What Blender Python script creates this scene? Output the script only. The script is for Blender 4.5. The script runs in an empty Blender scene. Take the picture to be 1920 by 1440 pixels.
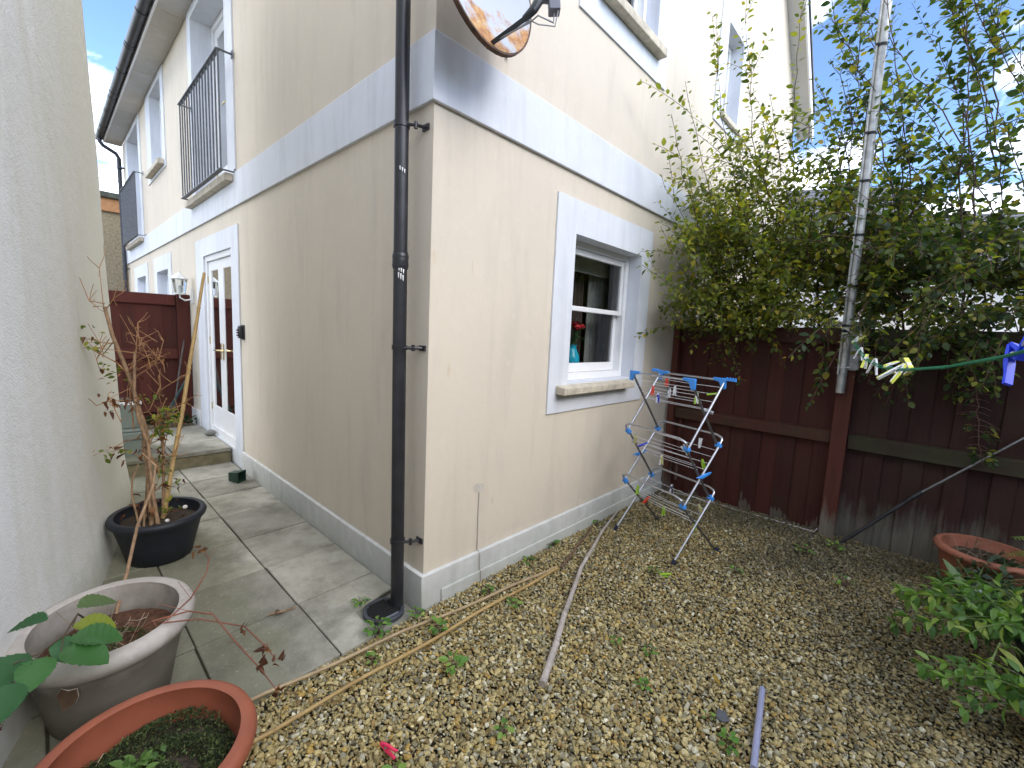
import bpy, math, random
import numpy as np
from mathutils import Vector, Matrix
R = math.radians
random.seed(7); np.random.seed(7)
SC = bpy.context.scene
COL = SC.collection

# ------------------------------------------------------------------ camera, sky, sun, exposure
CAM = Vector((-1.33339, -1.82886, 1.5))
cd = bpy.data.cameras.new('camera'); cam = bpy.data.objects.new('camera', cd); COL.objects.link(cam)
cd.sensor_width = 36.0; cd.lens = 823.772 / 1920 * 36; cd.clip_start = 0.02; cd.clip_end = 2000
CM = Matrix(((0.68472, 0.05294, -0.72688), (-0.72739, 0.11178, -0.67706), (0.0454, 0.99232, 0.11505)))
cam.matrix_world = Matrix.Translation(CAM) @ CM.to_4x4()
SC.camera = cam

SUN = Vector((0.04, -0.80, 0.58)).normalized()
world = bpy.data.worlds.new('World'); SC.world = world; world.use_nodes = True
wn = world.node_tree; wn.nodes.clear()
def WN(t, **k):
    n = wn.nodes.new(t)
    for a, b in k.items(): setattr(n, a, b)
    return n
sky = WN('ShaderNodeTexSky', sky_type='NISHITA', sun_disc=False, sun_elevation=math.asin(SUN.z),
         sun_rotation=math.atan2(SUN.x, SUN.y), altitude=50, air_density=0.65, dust_density=0.2, ozone_density=3.5)
tc = WN('ShaderNodeTexCoord'); sep = WN('ShaderNodeSeparateXYZ'); wn.links.new(tc.outputs['Generated'], sep.inputs[0])
zz = WN('ShaderNodeMath', operation='ADD'); wn.links.new(sep.outputs['Z'], zz.inputs[0]); zz.inputs[1].default_value = 0.16
zm = WN('ShaderNodeMath', operation='MAXIMUM'); wn.links.new(zz.outputs[0], zm.inputs[0]); zm.inputs[1].default_value = 0.08
dx = WN('ShaderNodeMath', operation='DIVIDE'); wn.links.new(sep.outputs['X'], dx.inputs[0]); wn.links.new(zm.outputs[0], dx.inputs[1])
dy = WN('ShaderNodeMath', operation='DIVIDE'); wn.links.new(sep.outputs['Y'], dy.inputs[0]); wn.links.new(zm.outputs[0], dy.inputs[1])
cb = WN('ShaderNodeCombineXYZ'); wn.links.new(dx.outputs[0], cb.inputs[0]); wn.links.new(dy.outputs[0], cb.inputs[1])
cb.inputs[2].default_value = 77.54
cn = WN('ShaderNodeTexNoise'); cn.inputs['Scale'].default_value = 1.5; cn.inputs['Detail'].default_value = 8; cn.inputs['Roughness'].default_value = 0.55
cn.inputs['Distortion'].default_value = 0.25
wn.links.new(cb.outputs[0], cn.inputs['Vector'])
cr = WN('ShaderNodeValToRGB'); cr.color_ramp.elements[0].position = 0.46; cr.color_ramp.elements[1].position = 0.74
wn.links.new(cn.outputs['Fac'], cr.inputs[0])
cmix = WN('ShaderNodeMixRGB'); wn.links.new(cr.outputs[0], cmix.inputs[0]); wn.links.new(sky.outputs[0], cmix.inputs[1])
cmix.inputs[2].default_value = (23.5, 23.2, 22.8, 1)
bg = WN('ShaderNodeBackground'); bg.inputs[1].default_value = 0.138; wn.links.new(cmix.outputs[0], bg.inputs[0])
wo = WN('ShaderNodeOutputWorld'); wn.links.new(bg.outputs[0], wo.inputs[0])

sl = bpy.data.lights.new('sun', 'SUN'); sl.energy = 0.5; sl.angle = R(30); sl.color = (1.0, 0.93, 0.82)
so = bpy.data.objects.new('sun', sl); COL.objects.link(so); so.rotation_euler = (-SUN).to_track_quat('-Z', 'Y').to_euler(); so.location = (0, -6, 9)
SC.view_settings.view_transform = 'Standard'; SC.view_settings.look = 'None'
SC.view_settings.exposure = 1.7; SC.view_settings.gamma = 1.0; SC.view_settings.use_curve_mapping = False
SC.cycles.max_bounces = 8; SC.cycles.diffuse_bounces = 4; SC.cycles.transparent_max_bounces = 16
try: SC.cycles.use_denoising = True
except Exception: pass

# ------------------------------------------------------------------ helpers: objects
def link(o): COL.objects.link(o); return o
def tag(o, label=None, cat=None, group=None, kind=None):
    if label: o['label'] = label
    if cat: o['category'] = cat
    if group: o['group'] = group
    if kind: o['kind'] = kind
    return o
def thing(name, label, cat, loc=(0, 0, 0), group=None):
    o = bpy.data.objects.new(name, None); o.location = loc; o.empty_display_size = 0.1; link(o)
    return tag(o, label, cat, group)
def root_loc(o):
    v = Vector((0, 0, 0))
    while o is not None: v = v + o.location; o = o.parent
    return v
class MB:
    """Collects vertices and faces; fin() links them as one mesh object."""
    def __init__(s, mp=None): s.v = []; s.f = []; s.mp = mp
    def add(s, vs, fs):
        b = len(s.v)
        if s.mp: vs = [s.mp(*p) for p in vs]
        s.v += [tuple(p) for p in vs]; s.f += [tuple(b + i for i in f) for f in fs]
    def box(s, x0, x1, y0, y1, z0, z1):
        s.add([(x0,y0,z0),(x1,y0,z0),(x1,y1,z0),(x0,y1,z0),(x0,y0,z1),(x1,y0,z1),(x1,y1,z1),(x0,y1,z1)],
              [(0,3,2,1),(4,5,6,7),(0,1,5,4),(1,2,6,5),(2,3,7,6),(3,0,4,7)])
    def quad(s, a, b, c, d): s.add([a, b, c, d], [(0, 1, 2, 3)])
    def prism(s, poly, off):
        n = len(poly); o = Vector(off)
        s.add([tuple(p) for p in poly] + [tuple(Vector(p) + o) for p in poly],
              [tuple(range(n - 1, -1, -1)), tuple(range(n, 2 * n))] + [(i, (i + 1) % n, n + (i + 1) % n, n + i) for i in range(n)])
    def tube(s, pts, r, n=8, cap=True, closed=False):
        pts = [Vector(p) for p in pts]; m = len(pts)
        rr = r if isinstance(r, (list, tuple)) else [r] * m
        vs = []; fs = []; up = None
        for i, p in enumerate(pts):
            if closed: t = pts[(i + 1) % m] - pts[i - 1]
            else: t = pts[min(i + 1, m - 1)] - pts[max(i - 1, 0)]
            t.normalize()
            if up is None:
                up = Vector((0, 0, 1)) if abs(t.z) < 0.9 else Vector((1, 0, 0))
            a = up - t * up.dot(t)
            if a.length < 1e-5: a = t.orthogonal()
            a.normalize(); b = t.cross(a); up = a
            for k in range(n):
                an = 2 * math.pi * k / n
                vs.append(p + (a * math.cos(an) + b * math.sin(an)) * rr[i])
        for i in range(m if closed else m - 1):
            j = (i + 1) % m
            for k in range(n):
                fs.append((i * n + k, i * n + (k + 1) % n, j * n + (k + 1) % n, j * n + k))
        if cap and not closed:
            fs.append(tuple(range(n - 1, -1, -1))); fs.append(tuple((m - 1) * n + k for k in range(n)))
        s.add(vs, fs)
    def lathe(s, prof, c=(0, 0, 0), n=40, sx=1, sy=1, wob=0):
        """Rings of (radius, z); closed at the last ring when its radius is 0."""
        vs = []; fs = []; m = len(prof)
        for r, z in prof:
            for k in range(n):
                a = 2 * math.pi * k / n
                vs.append((c[0] + r * sx * math.cos(a), c[1] + r * sy * math.sin(a), c[2] + z))
        for i in range(m - 1):
            for k in range(n): fs.append((i * n + k, i * n + (k + 1) % n, (i + 1) * n + (k + 1) % n, (i + 1) * n + k))
        s.add(vs, fs)
    def fin(s, name, mat, parent=None, bevel=0, smooth=40, data=None):
        me = bpy.data.meshes.new(name)
        off = root_loc(parent) if parent else Vector((0, 0, 0))
        me.from_pydata([tuple(Vector(p) - off) for p in s.v], [], s.f)
        if smooth:
            me.polygons.foreach_set('use_smooth', [True] * len(me.polygons)); me.set_sharp_from_angle(angle=R(smooth))
        me.update()
        if mat: me.materials.append(mat)
        o = bpy.data.objects.new(name, me); link(o)
        if parent: o.parent = parent
        if bevel:
            b = o.modifiers.new('bevel', 'BEVEL'); b.width = bevel; b.segments = 2; b.limit_method = 'ANGLE'; b.angle_limit = R(40)
        return o
def np_mesh(name, V, F, mat, parent=None, cols=None, smooth=True):
    """Mesh from arrays; F is an (n, k) array of equal-sided faces."""
    me = bpy.data.meshes.new(name); V = np.asarray(V, np.float32); F = np.asarray(F, np.int32)
    if parent: V = V - np.array(root_loc(parent), np.float32)
    k = F.shape[1]
    me.vertices.add(len(V)); me.vertices.foreach_set('co', V.ravel())
    me.loops.add(F.size); me.loops.foreach_set('vertex_index', F.ravel())
    me.polygons.add(len(F)); me.polygons.foreach_set('loop_start', np.arange(0, F.size, k, dtype=np.int32))
    me.polygons.foreach_set('loop_total', np.full(len(F), k, np.int32))
    if smooth: me.polygons.foreach_set('use_smooth', np.ones(len(F), bool))
    if cols is not None:
        at = me.color_attributes.new('tint', 'FLOAT_COLOR', 'POINT')
        c4 = np.ones((len(V), 4), np.float32); c4[:, :3] = cols; at.data.foreach_set('color', c4.ravel())
    me.update(); me.validate()
    if mat: me.materials.append(mat)
    o = bpy.data.objects.new(name, me); link(o)
    if parent: o.parent = parent
    return o

# ------------------------------------------------------------------ helpers: materials
def S(h):
    """sRGB hex to linear"""
    c = [int(h[i:i + 2], 16) / 255 for i in (0, 2, 4)]
    return tuple(x / 12.92 if x <= 0.04045 else ((x + 0.055) / 1.055) ** 2.4 for x in c)
class M:
    def __init__(s, name):
        s.m = bpy.data.materials.new(name); s.m.use_nodes = True; s.t = s.m.node_tree; s.b = s.t.nodes['Principled BSDF']
        s.co = s.t.nodes.new('ShaderNodeTexCoord'); s.geo = s.t.nodes.new('ShaderNodeNewGeometry')
    def n(s, t, **k):
        x = s.t.nodes.new(t)
        for a, b in k.items(): setattr(x, a, b)
        return x
    def l(s, a, b): s.t.links.new(a, b)
    def vec(s, scale=(1, 1, 1), world=True):
        mp = s.n('ShaderNodeMapping'); mp.inputs['Scale'].default_value = scale
        s.l(s.geo.outputs['Position'] if world else s.co.outputs['Object'], mp.inputs[0]); return mp.outputs[0]
    def noise(s, scale, detail=4, rough=0.55, stretch=(1, 1, 1), world=True, dist=0):
        x = s.n('ShaderNodeTexNoise'); x.inputs['Scale'].default_value = scale; x.inputs['Detail'].default_value = detail
        x.inputs['Roughness'].default_value = rough; x.inputs['Distortion'].default_value = dist
        s.l(s.vec(stretch, world), x.inputs['Vector']); return x.outputs['Fac']
    def ramp(s, fac, stops):
        x = s.n('ShaderNodeValToRGB'); e = x.color_ramp.elements
        while len(e) < len(stops): e.new(0.5)
        for i, (p, c) in enumerate(stops):
            e[i].position = p; e[i].color = (tuple(c) + (1,)) if not isinstance(c, (int, float)) else (c, c, c, 1)
        s.l(fac, x.inputs[0]); return x.outputs[0]
    def mix(s, fac, a, b, mode='MIX'):
        x = s.n('ShaderNodeMixRGB', blend_type=mode)
        for i, v in enumerate((fac, a, b)):
            if hasattr(v, 'is_linked'): s.l(v, x.inputs[i])
            elif isinstance(v, (int, float)): x.inputs[i].default_value = v if i == 0 else (v, v, v, 1)
            else: x.inputs[i].default_value = tuple(v) + (1,)
        return x.outputs[0]
    def math(s, op, a, b=0.0, clamp=False):
        x = s.n('ShaderNodeMath', operation=op, use_clamp=clamp)
        for i, v in enumerate((a, b)):
            if hasattr(v, 'is_linked'): s.l(v, x.inputs[i])
            else: x.inputs[i].default_value = v
        return x.outputs[0]
    def z(s):
        x = s.n('ShaderNodeSeparateXYZ'); s.l(s.geo.outputs['Position'], x.inputs[0]); return x.outputs
    def rnd(s): return s.n('ShaderNodeObjectInfo').outputs['Random']
    def bump(s, h, strength=0.3, dist=0.01):
        x = s.n('ShaderNodeBump'); x.inputs['Strength'].default_value = strength; x.inputs['Distance'].default_value = dist
        s.l(h, x.inputs['Height']); s.l(x.outputs[0], s.b.inputs['Normal'])
    def col(s, c):
        if hasattr(c, 'is_linked'): s.l(c, s.b.inputs['Base Color'])
        else: s.b.inputs['Base Color'].default_value = tuple(c) + (1,)
        return s
    def set(s, rough=0.7, metal=0.0, spec=0.5):
        s.b.inputs['Roughness'].default_value = rough; s.b.inputs['Metallic'].default_value = metal
        s.b.inputs['Specular IOR Level'].default_value = spec; return s
def simple(name, c, rough=0.6, metal=0, var=0.18, scale=12, bump=0.0, spec=0.4, rnd=0.0):
    m = M(name); d = [x * (1 - var) for x in c]; e = [min(1, x * (1 + var)) for x in c]
    k = m.ramp(m.noise(scale, 5), [(0.3, d), (0.7, e)])
    if rnd:
        k = m.mix(1.0, k, m.ramp(m.rnd(), [(0, 1 - rnd), (1, 1.0)]), 'MULTIPLY')
    m.col(k).set(rough, metal, spec)
    if bump: m.bump(m.noise(scale * 6, 4), bump, 0.004)
    return m.m

def paint_wall(name, base, stain, streak=0.5, bump=0.25, moss=0.0, stains=(), yellow=None):
    m = M(name)
    big = m.noise(0.9, 5, 0.6)
    st = m.noise(3.0, 6, 0.6, (2.6, 2.6, 0.34), dist=0.6)
    fine = m.noise(14, 5, 0.6)
    k = m.mix(m.ramp(big, [(0.35, 0.0), (0.72, 0.65)]), base, stain)
    k = m.mix(m.math('MULTIPLY', m.ramp(st, [(0.5, 0.0), (0.78, 1.0)]), streak), k, [x * 0.72 for x in stain])
    k = m.mix(m.ramp(fine, [(0.55, 0.0), (0.8, 0.22)]), k, [min(1, x * 1.2) for x in base])
    X, Y, z = m.z()
    if yellow: k = m.mix(m.math('MULTIPLY', m.ramp(m.math('ADD', m.math('MULTIPLY', Y, .33), m.math('MULTIPLY', st, .5)), [(0.35, 0.0), (1.1, 1.0)]), .75), k, yellow)
    for (a, c, rx, rz_, cc, am) in stains:
        d = m.math('ADD', m.math('POWER', m.math('DIVIDE', m.math('SUBTRACT', X, a), rx), 2.0), m.math('POWER', m.math('DIVIDE', m.math('SUBTRACT', z, c), rz_), 2.0))
        d = m.math('ADD', d, m.math('MULTIPLY', m.noise(45, 5, .7, (1, 1, .4)), 1.3))
        k = m.mix(m.math('MULTIPLY', m.ramp(d, [(0.45, 1.0), (1.5, 0.0)]), am), k, cc)
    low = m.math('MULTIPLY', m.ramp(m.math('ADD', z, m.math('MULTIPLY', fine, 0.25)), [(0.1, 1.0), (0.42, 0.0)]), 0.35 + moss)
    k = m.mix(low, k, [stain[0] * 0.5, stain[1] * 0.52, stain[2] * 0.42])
    m.col(k).set(0.86, 0, 0.25)
    h = m.math('ADD', m.noise(120, 3, 0.6), m.math('MULTIPLY', m.noise(18, 4, 0.5), 1.2))
    m.bump(h, bump, 0.004)
    return m.m
CREAM = paint_wall('cream_render', (0.66, 0.585, 0.475), (0.58, 0.515, 0.425), 0.3, stains=[(.135, 1.29, .022, .07, (.50, .37, .17), .6), (.02, 1.86, .03, .06, (.50, .37, .17), .5), (.275, 1.84, .006, .08, (.50, .37, .17), .55), (.47, 2.86, .012, .16, (.50, .37, .17), .55), (.62, 1.60, .01, .03, (.78, .76, .72), .7), (.50, .48, .012, .05, (.30, .26, .2), .5), (2.6, 1.4, .3, .9, (.40, .37, .31), .35)])
WHITE = paint_wall('white_masonry_paint', (0.70, 0.72, 0.765), (0.57, 0.58, 0.60), 0.4, 0.2)
PLINTH = paint_wall('white_plinth_paint', (0.70, 0.70, 0.69), (0.56, 0.56, 0.54), 0.5, 0.3, 0.25)
GLOSSW = simple('white_gloss_wood', (0.80, 0.80, 0.80), 0.3, var=0.04, scale=3, spec=0.5)
SOFFIT = paint_wall('soffit_paint', (0.66, 0.65, 0.63), (0.40, 0.37, 0.31), 0.2, 0.1)
STONE = simple('sill_stone', (0.52, 0.46, 0.36), 0.85, var=0.22, scale=14, bump=0.3)
BLACKP = simple('black_plastic', (0.020, 0.020, 0.024), 0.38, var=0.35, scale=9, spec=0.5)
GREYP = simple('grey_gutter_plastic', (0.035, 0.037, 0.045), 0.42, var=0.3, scale=6)
IRON = simple('painted_iron', (0.10, 0.105, 0.115), 0.5, var=0.3, scale=30)
SLATE = simple('roof_slate', (0.11, 0.115, 0.13), 0.7, var=0.35, scale=5, rnd=0.3)
BRASS = simple('brass', (0.62, 0.50, 0.26), 0.3, 1.0, var=0.2)
STEEL = simple('steel_tube', (0.55, 0.56, 0.60), 0.32, 1.0, var=0.12, scale=30)
DSTEEL = simple('dull_steel_tube', (0.22, 0.22, 0.23), 0.42, 0.9, var=0.2, scale=30)
BLUEP = simple('blue_plastic', S('3f8fe0'), 0.4, var=0.08)
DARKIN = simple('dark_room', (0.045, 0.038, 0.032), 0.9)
def glass():
    m = bpy.data.materials.new('window_glass'); m.use_nodes = True; t = m.node_tree; t.nodes.clear()
    o = t.nodes.new('ShaderNodeOutputMaterial'); x = t.nodes.new('ShaderNodeMixShader'); a = t.nodes.new('ShaderNodeBsdfTransparent')
    g = t.nodes.new('ShaderNodeBsdfGlossy'); g.inputs['Roughness'].default_value = 0.01
    a.inputs[0].default_value = (0.9, 0.93, 0.92, 1)
    f = t.nodes.new('ShaderNodeFresnel'); f.inputs[0].default_value = 1.4
    ad = t.nodes.new('ShaderNodeMath'); ad.operation = 'ADD'; ad.use_clamp = True; ad.inputs[1].default_value = 0.01
    t.links.new(f.outputs[0], ad.inputs[0]); t.links.new(ad.outputs[0], x.inputs[0])
    t.links.new(a.outputs[0], x.inputs[1]); t.links.new(g.outputs[0], x.inputs[2]); t.links.new(x.outputs[0], o.inputs[0])
    return m
GLASS = glass()
def wood(name, base, grey, grey_h=0.0, green=0.0, grain=(14, 14, 0.8), rnd=0.25):
    m = M(name)
    g = m.noise(2.2, 8, 0.65, grain)
    k = m.mix(g, [x * 0.6 for x in base], [x * 1.45 for x in base])
    k = m.mix(1.0, k, m.ramp(m.rnd(), [(0, 1 - rnd), (1, 1.0 + rnd)]), 'MULTIPLY')
    if grey_h > 0:
        z = m.z()[2]
        e = m.math('ADD', z, m.math('MULTIPLY', m.math('SUBTRACT', m.noise(5, 4, 0.6, (1.4, 1.4, 0.5)), 0.5), 0.55))
        e = m.math('ADD', e, m.math('MULTIPLY', m.rnd(), 0.12))
        e = m.math('ADD', e, m.math('MULTIPLY', m.math('SUBTRACT', m.noise(60, 3, .5, (1, 1, .03)), .5), .25))
        f = m.ramp(m.math('DIVIDE', e, grey_h), [(0.45, 0.9), (1.05, 0.0)])
        k = m.mix(f, k, m.mix(g, [x * 0.35 for x in grey], [x * 1.2 for x in grey]))
    chip = m.ramp(m.noise(26, 6, 0.7, (1, 1, 0.35)), [(0.70, 0.0), (0.74, 0.6)])
    k = m.mix(chip, k, grey)
    if green:
        k = m.mix(m.math('MULTIPLY', m.ramp(m.noise(4, 5), [(0.42, 0), (0.7, 1)]), green), k, (0.035, 0.045, 0.018))
    m.col(k).set(0.75, 0, 0.3); m.bump(g, 0.6, 0.006)
    return m.m

# ------------------------------------------------------------------ ground, patio
def gz(x, y):  # small unevenness of the yard
    return 0.012 * np.sin(x * 2.3 + y) * np.cos(y * 1.9 - x * 0.7)
m = M('yard_soil'); m.col(m.ramp(m.noise(25, 6), [(0.3, (0.022, 0.018, 0.012)), (0.7, (0.085, 0.068, 0.042))])).set(0.95); m.bump(m.noise(90, 4), 0.6, 0.01)
SOILG = m.m
b = MB(); b.quad((-300, -300, -0.03), (300, -300, -0.03), (300, 300, -0.03), (-300, 300, -0.03))
tag(b.fin('ground', SOILG), kind='structure')

# gravel: one heap of separate little stones
def ico(sub):
    import bmesh
    bm = bmesh.new(); bmesh.ops.create_icosphere(bm, subdivisions=sub, radius=1.0)
    bm.verts.ensure_lookup_table()
    V = np.array([v.co[:] for v in bm.verts]); F = np.array([[v.index for v in f.verts] for f in bm.faces]); bm.free()
    return V, F
def stone_variants(sub, n, rng):
    V0, F = ico(sub); out = []
    for i in range(n):
        V = V0.copy()
        for k in range(9):
            d = rng.normal(size=3); d /= np.linalg.norm(d); h = rng.uniform(0.45, 0.8)
            ex = np.maximum(V @ d - h, 0); V = V - ex[:, None] * d * 0.97
        V = V * np.array([1, rng.uniform(0.55, 0.9), rng.uniform(0.28, 0.5)]) * 1.25 * (1 + rng.normal(0, 0.03, (len(V), 1)))
        out.append(V)
    return out, F
def scatter_stones(name, pts, sizes, cols, sub, mat, rng, tilt=0.45, parent=None):
    var, F = stone_variants(sub, 16, rng); nv = len(var[0]); N = len(pts)
    VV = np.array(var)[rng.integers(0, 16, N)]
    a = rng.uniform(0, 2 * np.pi, N); ca, sa = np.cos(a), np.sin(a)
    t1 = rng.normal(0, tilt, N); t2 = rng.normal(0, tilt, N)
    Rz = np.zeros((N, 3, 3)); Rz[:, 0, 0] = ca; Rz[:, 0, 1] = -sa; Rz[:, 1, 0] = sa; Rz[:, 1, 1] = ca; Rz[:, 2, 2] = 1
    Rx = np.zeros((N, 3, 3)); Rx[:, 0, 0] = 1; Rx[:, 1, 1] = np.cos(t1); Rx[:, 1, 2] = -np.sin(t1); Rx[:, 2, 1] = np.sin(t1); Rx[:, 2, 2] = np.cos(t1)
    Ry = np.zeros((N, 3, 3)); Ry[:, 1, 1] = 1; Ry[:, 0, 0] = np.cos(t2); Ry[:, 0, 2] = np.sin(t2); Ry[:, 2, 0] = -np.sin(t2); Ry[:, 2, 2] = np.cos(t2)
    RR = Rx @ Ry @ Rz
    W = np.einsum('nij,nkj->nki', RR, VV) * sizes[:, None, None] + pts[:, None, :]
    FF = (F[None] + (np.arange(N) * nv)[:, None, None]).reshape(-1, 3)
    return np_mesh(name, W.reshape(-1, 3), FF, mat, parent, np.repeat(cols, nv, 0))
m = M('gravel_stone'); at = m.n('ShaderNodeAttribute', attribute_name='tint')
sp = m.ramp(m.noise(160, 4, 0.6), [(0.35, 0.7), (0.65, 1.12)])
m.col(m.mix(1.0, at.outputs['Color'], sp, 'MULTIPLY')).set(0.62, 0, 0.4); m.bump(m.noise(220, 3), 0.35, 0.003)
GRAVEL = m.m
rng = np.random.default_rng(3)
def in_yard(x, y):
    ok = (y < -0.035) & (x > -1.75) & (x < 2.96) & (y > -3.3)
    patio = (y > 0.045 * (x + 0.9) - 0.06 + 0.035) & (x < -0.0)
    lw = x > (-1.57 + 0.29 * y + 0.0)
    return ok & ~patio & lw
PAL = np.array([(0.35, 0.275, 0.115), (0.40, 0.335, 0.17), (0.27, 0.215, 0.09), (0.24, 0.215, 0.13), (0.52, 0.48, 0.34), (0.21, 0.14, 0.05), (0.11, 0.095, 0.055), (0.34, 0.225, 0.06), (0.31, 0.29, 0.20)])
PW = np.array([.26, .18, .165, .10, .06, .075, .06, .05, .05])
def gravel_layer(step, smin, smax, zoff, region):
    xs = np.arange(-1.8, 2.97, step); ys = np.arange(-3.3, 0.05, step)
    X, Y = np.meshgrid(xs, ys); X = X.ravel() + rng.uniform(-.55, .55, X.size) * step; Y = Y.ravel() + rng.uniform(-.55, .55, Y.size) * step
    k = in_yard(X, Y) & region(X, Y); X, Y = X[k], Y[k]
    s = rng.uniform(0, 1, len(X)) ** 2.2 * (smax * 1.25 - smin) + smin * .95
    Z = gz(X, Y) + zoff + rng.uniform(-.004, .006, len(X))
    c = PAL[rng.choice(len(PAL), len(X), p=PW)] * rng.uniform(0.68, 1.28, (len(X), 1)) * 1.2
    # old soil and leaf mould dirties the stones along the fence
    d = np.clip((X - 1.55 + 0.35 * np.sin(Y * 3.1) + 0.25 * np.sin(Y * 7 + X * 5)) / 1.1, 0, 1) * 0.7
    d = np.maximum(d, np.clip((-1.15 - Y + 0.2 * np.sin(X * 4)) / 1.2, 0, .5) * np.clip((X - 0.3) / 1.0, 0, 1))
    dirt = np.array([0.055, 0.05, 0.034])
    c = c * (1 - d[:, None]) + dirt * d[:, None]
    return np.c_[X, Y, Z], s, c
def near(x, y): return np.hypot(x - CAM.x, y - CAM.y) < 2.35
A = [gravel_layer(0.0125, 0.0050, 0.0105, 0.000, near), gravel_layer(0.0150, 0.0056, 0.0125, 0.007, near)]
scatter_n = [np.concatenate(q) for q in zip(*A)]
o = scatter_stones('gravel', *scatter_n, 2, GRAVEL, rng); tag(o, 'honey coloured gravel of small loose stones covering the near yard', 'gravel', kind='stuff')
B_ = [gravel_layer(0.0135, 0.0055, 0.0115, 0.002, lambda x, y: ~near(x, y)), gravel_layer(0.0185, 0.0064, 0.0138, 0.008, lambda x, y: ~near(x, y))]
scatter_f = [np.concatenate(q) for q in zip(*B_)]
o = scatter_stones('gravel', *scatter_f, 1, GRAVEL, rng); tag(o, 'darker soiled gravel towards the fence and under the airer', 'gravel', kind='stuff')

# patio slabs
m = M('paving_slab_concrete')
k = m.ramp(m.noise(3.2, 7, 0.62), [(0.25, (0.19, 0.18, 0.14)), (0.5, (0.31, 0.298, 0.245)), (0.75, (0.42, 0.405, 0.345))])
k = m.mix(1.0, k, m.ramp(m.rnd(), [(0, 0.78), (1, 1.18)]), 'MULTIPLY')
x_, y_, z_ = m.z()
side = m.ramp(m.math('ADD', m.math('MULTIPLY', x_, -1.0), m.math('MULTIPLY', m.noise(2.5, 5), 0.6)), [(0.85, 0.0), (1.35, 0.6)])
k = m.mix(side, k, (0.105, 0.11, 0.055))
k = m.mix(m.ramp(m.noise(1.9, 6, 0.65), [(0.50, 0.0), (0.64, 0.62)]), k, (0.10, 0.098, 0.075))
k = m.mix(m.ramp(m.noise(7, 6, 0.7), [(0.52, 0.0), (0.70, 0.45)]), k, (0.12, 0.115, 0.085))
k = m.mix(m.ramp(m.noise(60, 5, 0.7), [(0.58, 0.0), (0.72, 0.45)]), k, (0.46, 0.445, 0.385))
m.col(k).set(0.8, 0, 0.3); m.bump(m.math('ADD', m.noise(70, 5, 0.65), m.noise(9, 4)), 0.45, 0.005)
SLAB = m.m
JOINT = simple('patio_joint', (0.040, 0.038, 0.022), 0.95, var=0.4, scale=30, bump=0.5)
b = MB(); b.add([(-1.7, -0.09, 0.003), (-0.30, -0.03, 0.003), (-0.30, 0.22, 0.003), (-0.02, 0.24, 0.003), (-0.02, 11, 0.003), (-1.7, 11, 0.003)], [(0, 1, 2, 3, 4, 5)])
patio = tag(b.fin('patio', JOINT), kind='structure')
rows = [-0.045, 0.462, 0.955, 1.432, 1.935, 2.43, 2.92, 3.405]; cols = [-1.86, -1.395, -0.93, -0.475, -0.025]
rs = random.Random(4)
for i in range(len(rows) - 1):
    for j in range(len(cols) - 1):
        x0, x1, y0, y1 = cols[j] + .0036, cols[j + 1] - .0036, rows[i] + .0055, rows[i + 1] - .0055
        sk = 0.045; f = lambda x, y: (x + rs.uniform(-.002, .002), y + sk * x * (1 if y < 3.3 else 0) + (0.02 if y < 3.3 else 0) + rs.uniform(-.002, .002))
        if i == 0 and j == 3: pl = [(x0, y0), (-0.30, y0 + 0.005), (-0.285, 0.20), (-0.06, 0.235), (x1, 0.235), (x1, y1), (x0, y1)]
        else: pl = [(x0, y0), (x1, y0), (x1, y1), (x0, y1)]
        h = 0.012 + rs.uniform(-.003, .003)
        b = MB(); b.prism([(*f(*p), h - 0.04) for p in pl], (0, 0, 0.04)); b.fin('paving_slab', SLAB, patio, bevel=0.004)
b = MB(); b.prism([(-0.292, -0.035, -0.03), (-0.035, -0.025, -0.03), (-0.035, 0.245, -0.03), (-0.282, 0.215, -0.03)], (0, 0, 0.022)); b.fin('gully_bed', SLAB, patio, bevel=0.004)
b = MB(); b.prism([(-0.022, 0.0, -.02), (0.0, 0.0, -.02), (0.0, 3.4, -.02), (-0.022, 3.4, -.02)], (0, 0, 0.022)); b.fin('edge_joint', JOINT, patio)
# raised step and upper patio
STEPF = simple('step_edge_concrete', (0.17, 0.15, 0.09), 0.85, var=0.35, scale=9, bump=0.4)
b = MB(); b.box(-1.0, -0.022, 3.42, 5.25, -0.02, 0.125); b.fin('step', STEPF, patio, bevel=0.006)
for (x0, x1, y0, y1) in [(-.995, -.51, 3.40, 3.86), (-.50, -.025, 3.40, 3.86), (-.995, -.51, 3.87, 4.32), (-.50, -.025, 3.87, 4.32), (-.995, -.51, 4.33, 4.78), (-.50, -.025, 4.33, 4.78)]:
    b = MB(); b.box(x0, x1, y0, y1, 0.127, 0.165 + rs.uniform(-.002, .002)); b.fin('paving_slab', SLAB, patio, bevel=0.005)

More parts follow.
